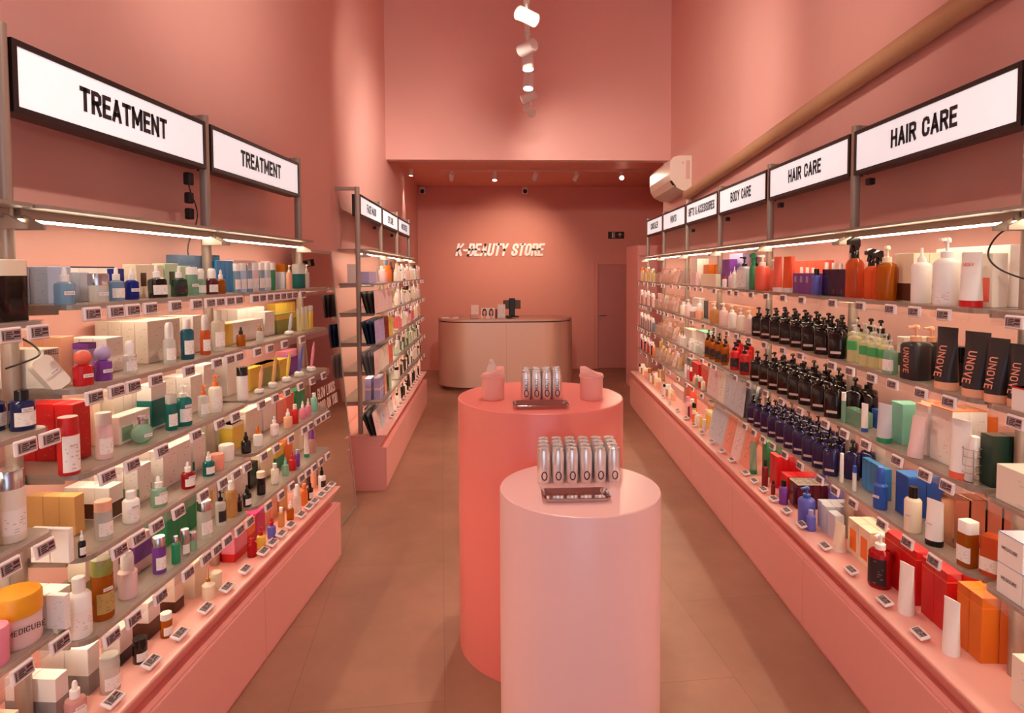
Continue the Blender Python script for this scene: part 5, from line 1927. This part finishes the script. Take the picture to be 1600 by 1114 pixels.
# massed dark pump bottles: columns along the shelf, three deep
massed(1186, 1309, 'dark brown', .072, .178, (.092, .014, -.064))
for x, c, cp in ((1116.5, 'pale amber', 'white'), (1130.5, 'pale pink', 'white'), (1144, 'white', 'white'), (1157.5, 'ivory', 'white'), (1171, 'pale pink', 'white')):
    b('pump', x, 13, 36 if c != 'pale amber' else 32, c, cp, .085)
C(1106, 1168, -.0, 34, .06, 'peach', 5, 1)
C(1094, 1107, .0, 28, .05, 'charcoal', 2, 1)
C(1081, 1092, .04, 30, .05, 'white', 1, 1, side=('navy', .3, .7, .1, .5))
# ------------------------------------------------------------------ RIGHT, third shelf
shelf('R', 2)
b('pen', 1318, 7, 48, 'clear green', 'white', .10)
ac_ = CUR
b('tube', 1351, 10, 44, 'white', 'royal blue', .09)
C(1320, 1346, .08, 24, .05, 'clear green', 1, 1, noun='clear acrylic display box', name='acrylic_box')
C(1361, 1373, .02, 30, .06, 'royal blue', 1, 1)
b('tube', 1382, 22, 60, 'pale grey', 'emerald', .10, yaw=.35)
C(1391, 1409, .06, 64, .075, 'mint', 1, 3)
C(1410, 1448, .055, 78, .06, 'white', 2, 2, 'coral', panel=('orange', .985, 1.0))
b('tube', 1430, 22, 64, 'pale pink', 'pale pink', .105, lean=.12, yaw=.3)
C(1452, 1486, .055, 88, .06, 'white', 1, 2, 'coral', panel=('orange', .985, 1.0))
b('tube', 1501, 30, 92, 'white', 'coral', .10, yaw=.3)
C(1488, 1536, -.07, 76, .05, 'orange', 2, 1)
C(1532, 1552, .07, 82, .055, 'dark green', 1, 3)
# massed bottles
for k, x in enumerate((1105.5, 1113, 1122, 1132)):
    for j in range(2):
        b('pump', x + j * 2, 9.3 + k * .5, 38 + k, 'amber', 'black', .09 - .06 * j, 'k' if j == 0 else None, yaw=1.1)
for k, x in enumerate((1148, 1163.5)):
    for j in range(3):
        b('pump', x + j * 3, 14.5 + k * 1.5, 44 + k * 3, 'red', 'black', .09 - .07 * j, 'k' if j == 0 else None, yaw=1.1)
massed(1184, 1303, 'dark brown', .074, .186, (.092, .014, -.064))
for x, hh in ((1339, 66), (1352, 64)):
    b('pump', x, 21, hh, 'dark brown', 'black', -.04, None, yaw=1.2)
# ------------------------------------------------------------------ RIGHT, fourth shelf
shelf('R', 3)
massed(1178, 1300, 'indigo', .064, .178, (.095, .024, -.05), step=.105)
b('pen', 1315, 6, 46, 'white', 'white', .10)
b('pen', 1335, 6, 40, 'white', 'royal blue', .10)
C(1336, 1352, .0, 60, .06, 'clear', 1, 2)
C(1346, 1382, .04, 50, .03, 'blue', 5, 1)
b('foam', 1375.5, 20, 65, 'royal blue', 'royal blue', .10, test=True)
C(1398, 1418, .055, 66, .07, 'royal blue', 1, 2, panel=('blue', .96, 1.0))
C(1421, 1444, .03, 68, .07, 'blue', 1, 2)
b('cap', 1426, 24, 70, 'cream', 'black', .105, test=True)
b('tube', 1460, 25, 70, 'white', 'black', .10, yaw=.35, test=True)
C(1467, 1490, .055, 76, .055, 'rose gold', 1, 4, gap=.006)
b('wide', 1512, 23, 72, 'amber', 'white', .095, 'w', sq=.7, yaw=.2)
b('wide', 1545, 26, 62, 'clear orange', 'clear orange', .06, 'w', sq=.8)
packs(1102, 1159, .125, 54, [('pale grey', 'grey'), ('pale grey', 'grey'), ('pale grey', 'charcoal'), ('ivory', 'pale grey'), ('pale pink', 'grey'), ('pale pink', 'grey')], 6, 6, tilt=.1)
# ------------------------------------------------------------------ RIGHT, plinth top
shelf('R', 'P')
b('tube', 1312, 19, 44, 'cream', 'white', .11, yaw=.3)
C(1324, 1358, .075, 58, .055, 'cream', 2, 2, side=('orange', .2, .8, .15, .75))
b('pump', 1374.5, 33, 84, 'clear red', 'white', .105, 'k', ls=(.1, .8), yaw=.6)
C(1381, 1430, .06, 86, .055, 'red', 2, 2, panel=('coral', .84, .86))
b('tube', 1416, 23, 78, 'white', 'white', .12, yaw=.3)
C(1438, 1478, .065, 96, .055, 'red', 2, 2, panel=('coral', .84, .86))
b('tube', 1486, 24, 86, 'white', 'white', .12, yaw=.3)
C(1493, 1532, .065, 104, .058, 'deep orange', 2, 2, panel=('orange', .83, .85))
packs(1104, 1168, .13, 62, [('salmon', 'peach'), ('pale pink', 'ivory'), ('salmon', 'white'), ('pale grey', 'white'), ('pale grey', 'grey')], 5, 6, tilt=.2)
b('tube', 1177, 11, 50, 'clear green', 'green', .11)
C(1184, 1197, .06, 56, .06, 'green', 2, 3)
b('cap', 1195, 9, 42, 'dark red', 'black', .125)
C(1202, 1213, .075, 50, .035, 'red', 2, 4)
b('cap', 1208, 6.5, 22, 'dark red', 'black', .13)
C(1219, 1230, .085, 36, .035, 'red', 1, 5)
b('cap', 1224, 13, 37, 'purple', 'black', .13)
C(1233, 1246, .09, 40, .04, 'maroon', 2, 4, panel=('ivory', .96, 1.0))
b('pump', 1260, 25, 58, 'violet', 'royal blue', .12)
b('pump', 1284, 26, 56, 'violet', 'royal blue', -.09)
b('pump', 1308, 22, 54, 'violet', 'royal blue', -.10)
b('cap', 1267, 14, 32, 'violet', 'lavender', .15)
C(1274, 1290, .085, 42, .045, 'pale grey', 2, 3)
C(1292, 1304, .085, 40, .045, 'pale grey', 1, 2)

# ------------------------------------------------------------------ RIGHT, nearest bay at the picture's edge
shelf('R', 1)
C(1579, 1640, .125, 40, .10, 'white', 1, 1, 'coral', panel=('red', .93, 1.0), near=False)
shelf('R', 2)
C(1555, 1640, .12, 62, .11, 'ivory', 1, 1, 'grey', near=False)
shelf('R', 3)
for z_ in (0, .089):
    C(1556, 1640, .12, 54, .09, 'white', 2, 1, None, z0=z_, panel=('royal blue', .985, 1.0), near=False, txt=('MEDICUBE', .62, .11, 'charcoal', 0, .55))
shelf('R', 'P')
C(1578, 1660, .10, 84, .08, 'ivory', 2, 1, 'grey', near=False)

# ------------------------------------------------------------------ RIGHT, far bays: gifts, minis, concealer
m_bin2 = mat('clear acrylic tub', 'F0E2DA', .05, trans=.84, noise=0)


def tub(s0, s1, off, h, d, fill, label):
    """clear acrylic tub with a slanted front and small goods inside"""
    u, lv = CUR['u'], CUR['lv']; U_ = UN[u]
    t = (s0 + s1) / 2; w = (s1 - s0) - .006
    z = zlev(t)
    root = obj('acrylic_tub', None, None, U_.p(t, off - d / 2, z), U_.rz)
    tag(root, label, 'tub')
    mb = MB(); e = .002
    side = [(-d / 2, 0), (d / 2, 0), (d / 2, h), (d / 2 - .06, h), (-d / 2, h * .55)]
    mb.prism(side, -w / 2, -w / 2 + e, axis='x').prism(side, w / 2 - e, w / 2, axis='x')
    mb.box(-w / 2 + e, w / 2 - e, -d / 2, -d / 2 + e, 0, h * .55).box(-w / 2 + e, w / 2 - e, d / 2 - e, d / 2, 0, h).box(-w / 2 + e, w / 2 - e, -d / 2 + e, d / 2 - e, 0, e)
    obj('tub_wall', mb.mesh('tub_wall', m_bin2), root)
    OCC.setdefault(okey(u, lv, t), []).append((s0, s1, off - d, off, 0.0))
    n = len(fill)
    for k, (c, hh) in enumerate(fill):
        x = -w / 2 + w * (k + .5) / n
        for j in range(1):
            key = ('box', round(w / n * .8, 3), .022, hh, c)
            if key not in CACHE:
                ww = w / n * .8
                CACHE[key] = MB().bbox(-ww / 2, ww / 2, -.011, .011, 0, hh, .001).mesh('sample_box', pm(c))
            o = obj('sample_box', CACHE[key], None, U_.p(t + x * (1 if u != 'R' else -1), off - d / 2 + .035 - .045 * j, z + .003), U_.rz, rx=-.22)
            register(o, '%s sample box' % c, '%s sample box' % c, t + x * (1 if u != 'R' else -1), off - d / 2 + .035 - .045 * j, 'sample box', 'box', z)


rn = random.Random(11)
FAR = {
    0: [('C', 'ivory'), ('tub', ('pale pink', 'cream', 'pale pink')), ('tub', ('white', 'pale pink', 'salmon')), ('b', 'clear yellow', 'olive'), ('b', 'yellow', 'white'), ('b', 'white', 'black'), ('b', 'peach', 'orange')],
    1: [('tub', ('peach', 'clear pink', 'cream')), ('tub', ('pale pink', 'cream', 'salmon')), ('b', 'pale pink', 'white'), ('b', 'clear', 'white'), ('b', 'clear orange', 'white'), ('b', 'white', 'white')],
    2: [('C', 'pale green'), ('tub', ('pale green', 'cream', 'yellow')), ('tub', ('pale pink', 'clear green', 'cream')), ('C', 'cream'), ('b', 'slate blue', 'white'), ('b', 'peach', 'white')],
    3: [('C', 'red'), ('C', 'coral'), ('tub', ('cream', 'pale pink', 'peach')), ('tub', ('cream', 'salmon', 'white')), ('C', 'yellow'), ('b', 'orange', 'white'), ('b', 'navy', 'white'), ('b', 'pink', 'white')],
    'P': [('b', 'peach', 'cream'), ('C', 'cream'), ('b', 'pale amber', 'white'), ('b', 'dark red', 'pink'), ('C', 'coral'), ('C', 'yellow'), ('b', 'white', 'black'), ('b', 'clear', 'gold')],
}


# gifts bay (2..3): boxes and baskets of goods
shelf('R', 1)
for k, s in enumerate((2.28, 2.46, 2.63, 2.8)):
    bot_m(('foam', 'jar', 'pump', 'cap')[k], s, .08, .06, (.13, .09, .15, .12)[k], ('peach', 'clear pink', 'pale pink', 'cream')[k], 'white')
box_m(2.22, -.02, .11, .06, .13, 'pale pink', 3, 1)
shelf('R', 2)
box_m(2.1, .05, .13, .09, .17, 'mint', 3, 1, panel=('white', .05, .95))
for k in range(5):
    bot_m('cap', 2.12 + k * .075, .11, .04, .10, ('clear', 'pale green', 'white', 'clear', 'white')[k], 'white')
box_m(2.62, .05, .10, .08, .15, 'ivory', 3, 1)
for k in range(3):
    bot_m('nozzle', 2.68 + k * .09, .1, .04, .11, ('clear', 'pale pink', 'clear')[k], 'white')
shelf('R', 3)
box_m(2.03, .04, .08, .07, .17, 'coral', 4, 1, panel=('salmon', .8, 1.0))
for k in range(4):
    bot_m(('nozzle', 'jar', 'cap', 'nozzle')[k], 2.06 + k * .08, .105, .035, .09, ('cream', 'red', 'clear green', 'peach')[k], 'white')
box_m(2.4, .05, .075, .07, .15, 'red', 3, 1)
box_m(2.65, .05, .07, .07, .16, 'grey', 2, 1)
for k in range(3):
    bot_m('pen', 2.45 + k * .09, .1, .022, .12, ('red', 'pink', 'white')[k], 'white')
shelf('R', 'P')
box_m(2.02, .02, .10, .06, .19, 'salmon', 2, 1, panel=('cream', .84, 1.0))
box_m(1.95, .075, .075, .05, .14, 'yellow', 2, 1, panel=('cream', .8, 1.0))
for k in range(5):
    bot_m(('pen', 'tube', 'pen', 'cap', 'pen')[k], 1.93 + k * .075, .13, .03, .10, ('white', 'yellow', 'white', 'cream', 'orange')[k], 'white')
for k in range(4):
    bot_m(('pen', 'pen', 'cap', 'pen')[k], 2.3 + k * .07, .11, .035, (.15, .17, .12, .16)[k], ('yellow', 'pink', 'dark red', 'pale pink')[k], ('black', 'white', 'peach', 'pink')[k])
box_m(2.62, .06, .085, .06, .23, 'coral', 2, 1)
for lv in (0, 1, 2, 3):
    shelf('R', lv)
    base = 3.06
    for k in range(3):
        cols = rn.sample(['pale pink', 'cream', 'white', 'peach', 'salmon', 'clear pink', 'yellow' if lv > 1 else 'ivory'], 4)
        tub(base + k * .30, base + k * .30 + .28, .115, .15, .2, [(c, .10 + .05 * rn.random()) for c in cols], 'clear acrylic tub of small samples on %s of minis bay, %s-from-left' % (SHN[lv], ('third', 'second', 'first')[k]))
    s = 4.06
    k = 0
    lst = [q for q in FAR[lv] if q[0] == 'b']
    box_m(4.05, -.02, .09, .06, .14, ('cream', 'pale pink', 'ivory', 'yellow')[lv], 4, 1)
    while s < 4.86:
        q = lst[k % len(lst)]
        bot_m(('cap', 'pen', 'nozzle', 'wide')[k % 4], s, .095, .036, .13 + .02 * ((k * 7) % 3), q[1], q[2])
        s += .068; k += 1
shelf('R', 'P')
s = 3.1
k = 0
box_m(4.0, .04, .085, .06, .16, 'tan', 4, 1, panel=('cream', .9, 1.0))
box_m(3.06, .02, .09, .06, .10, 'pale pink', 5, 1)
while s < 4.84:
    q = [('peach', 'cream'), ('cream', 'white'), ('pale amber', 'white'), ('white', 'black'), ('clear', 'gold'), ('salmon', 'white')][k % 6]
    bot_m(('cap', 'nozzle', 'jar', 'pen')[k % 4], s, .10, .045, .10 + .02 * ((k * 5) % 3), *q)
    s += .115; k += 1

# ------------------------------------------------------------------ FAR LEFT rack
shelf('F', 0)
box_m(.06, .07, .085, .08, .09, 'lavender', 4, 1)
box_m(.06, -.02, .085, .08, .15, 'white', 5, 1)
for k, (c, cp, h_) in enumerate((('pale pink', 'white', .14), ('peach', 'white', .12), ('pink', 'white', .07), ('orange', 'slate blue', .19), ('orange', 'orange', .17), ('deep orange', 'orange', .15), ('brown', 'brown', .18))):
    bot_m('cap', .46 + k * .075, .10, .055, h_, c, cp)
shelf('F', 1)
packs(588, 615, .16, 36, [('pale pink', 'charcoal'), ('pale pink', 'grey')] * 2, 4, 6, tilt=.05)
shelf('F', 2)
packs(589, 616, .16, 37, [('lavender', 'navy'), ('lavender', 'navy'), ('dark red', 'navy'), ('yellow', 'yellow')], 4, 6, tilt=.05, pr='charcoal')
shelf('F', 3)
packs(588, 616, .16, 37, [('pale pink', 'grey'), ('ivory', 'grey'), ('ivory', 'brown'), ('coral', 'brown')], 4, 6, tilt=.05)
shelf('F', 4)
box_m(.08, .14, .075, .05, .17, 'lavender', 5, 1, panel=('pale pink', .45, .55))
box_m(.08, .07, .075, .05, .17, 'lavender', 5, 1, panel=('pale pink', .45, .55))
packs(603, 614, .155, 34, [('peach', 'cream'), ('dark green', 'dark green'), ('pale green', 'dark green')], 3, 5, tilt=.05)
shelf('F', 'P')
packs(591, 618, .155, 37, [('pale pink', 'charcoal'), ('pale grey', 'charcoal'), ('pale pink', 'charcoal'), ('white', 'charcoal')], 4, 6, tilt=.2)
FL = {
    0: [('ivory', 'white'), ('white', 'black'), ('pale pink', 'white'), ('cream', 'white'), ('clear', 'white'), ('peach', 'white')],
    1: [('cream', 'white'), ('pale pink', 'white'), ('ivory', 'gold'), ('white', 'white'), ('clear', 'black')],
    2: [('coral', 'white'), ('cream', 'white'), ('peach', 'white'), ('pink', 'white'), ('white', 'white'), ('pale pink', 'purple')],
    3: [('pale green', 'white'), ('brown', 'cream'), ('cream', 'green'), ('white', 'black'), ('clear green', 'white')],
    4: [('white', 'black'), ('brown', 'peach'), ('white', 'green'), ('cream', 'white'), ('dark green', 'white')],
    'P': [('white', 'black'), ('dark brown', 'black'), ('pale pink', 'white'), ('cream', 'white'), ('black', 'silver')],
}
for lv, cols in FL.items():
    shelf('F', lv)
    k = 0
    s = 1.08
    box_m(1.06, -.0, .10, .06, .13 if lv != 'P' else .10, cols[0][0], 6, 1)
    box_m(2.06, -.0, .10, .06, .14 if lv != 'P' else .09, cols[2][0], 6, 1)
    while s < 2.95:
        c, cp = cols[(k * 3 + (k // 4)) % len(cols)]
        bot_m(('cap', 'nozzle', 'tube', 'pump', 'wide')[(k * 2 + (lv if lv != 'P' else 5)) % 5], s, .12, .042, .11 + .02 * ((k * 7) % 4), c, cp)
        s += .085 if lv != 'P' else .14
        k += 1

# wire stand holding a white tube, near right third shelf
shelf('R', 2)
m_wire = mat('bright wire', 'D8D4D0', .2, 1.0, noise=0)
ws = UR.solve(1519, .095, ZS_R[2])
wz = ZS_R[2] + .001
ring = MB()
for z_, r_ in ((.004, .030), (.035, .024), (.058, .024), (.085, .024), (.110, .026)):
    ring.tube([(r_ * math.cos(2 * math.pi * k / 16), r_ * math.sin(2 * math.pi * k / 16), z_) for k in range(17)], .0014, 6)
for k in range(3):
    a = 2 * math.pi * k / 3
    ring.tube([(.026 * math.cos(a), .026 * math.sin(a), .004), (.024 * math.cos(a), .024 * math.sin(a), .112)], .0014, 6)
wo = obj('wire_stand', ring.mesh('wire_stand', m_wire), None, UR.p(ws, .098, wz))
tag(wo, 'small bright wire stand beside the dark green cartons on the right', 'stand')
pt = MB().lathe([(.011, 0), (.013, .004), (.013, .145), (.011, .150)], 16)
po = obj('slim_tube', pt.mesh('slim_tube', pm('white')), None, UR.p(ws + .012, .098, wz + .004), UR.rz, ry=.17)
tag(po, 'white slim tube leaning in the bright wire stand', 'tube')

label_items()
print('ITEMS', len(ITEMS), 'SKIPPED', len(SKIP), SKIP)
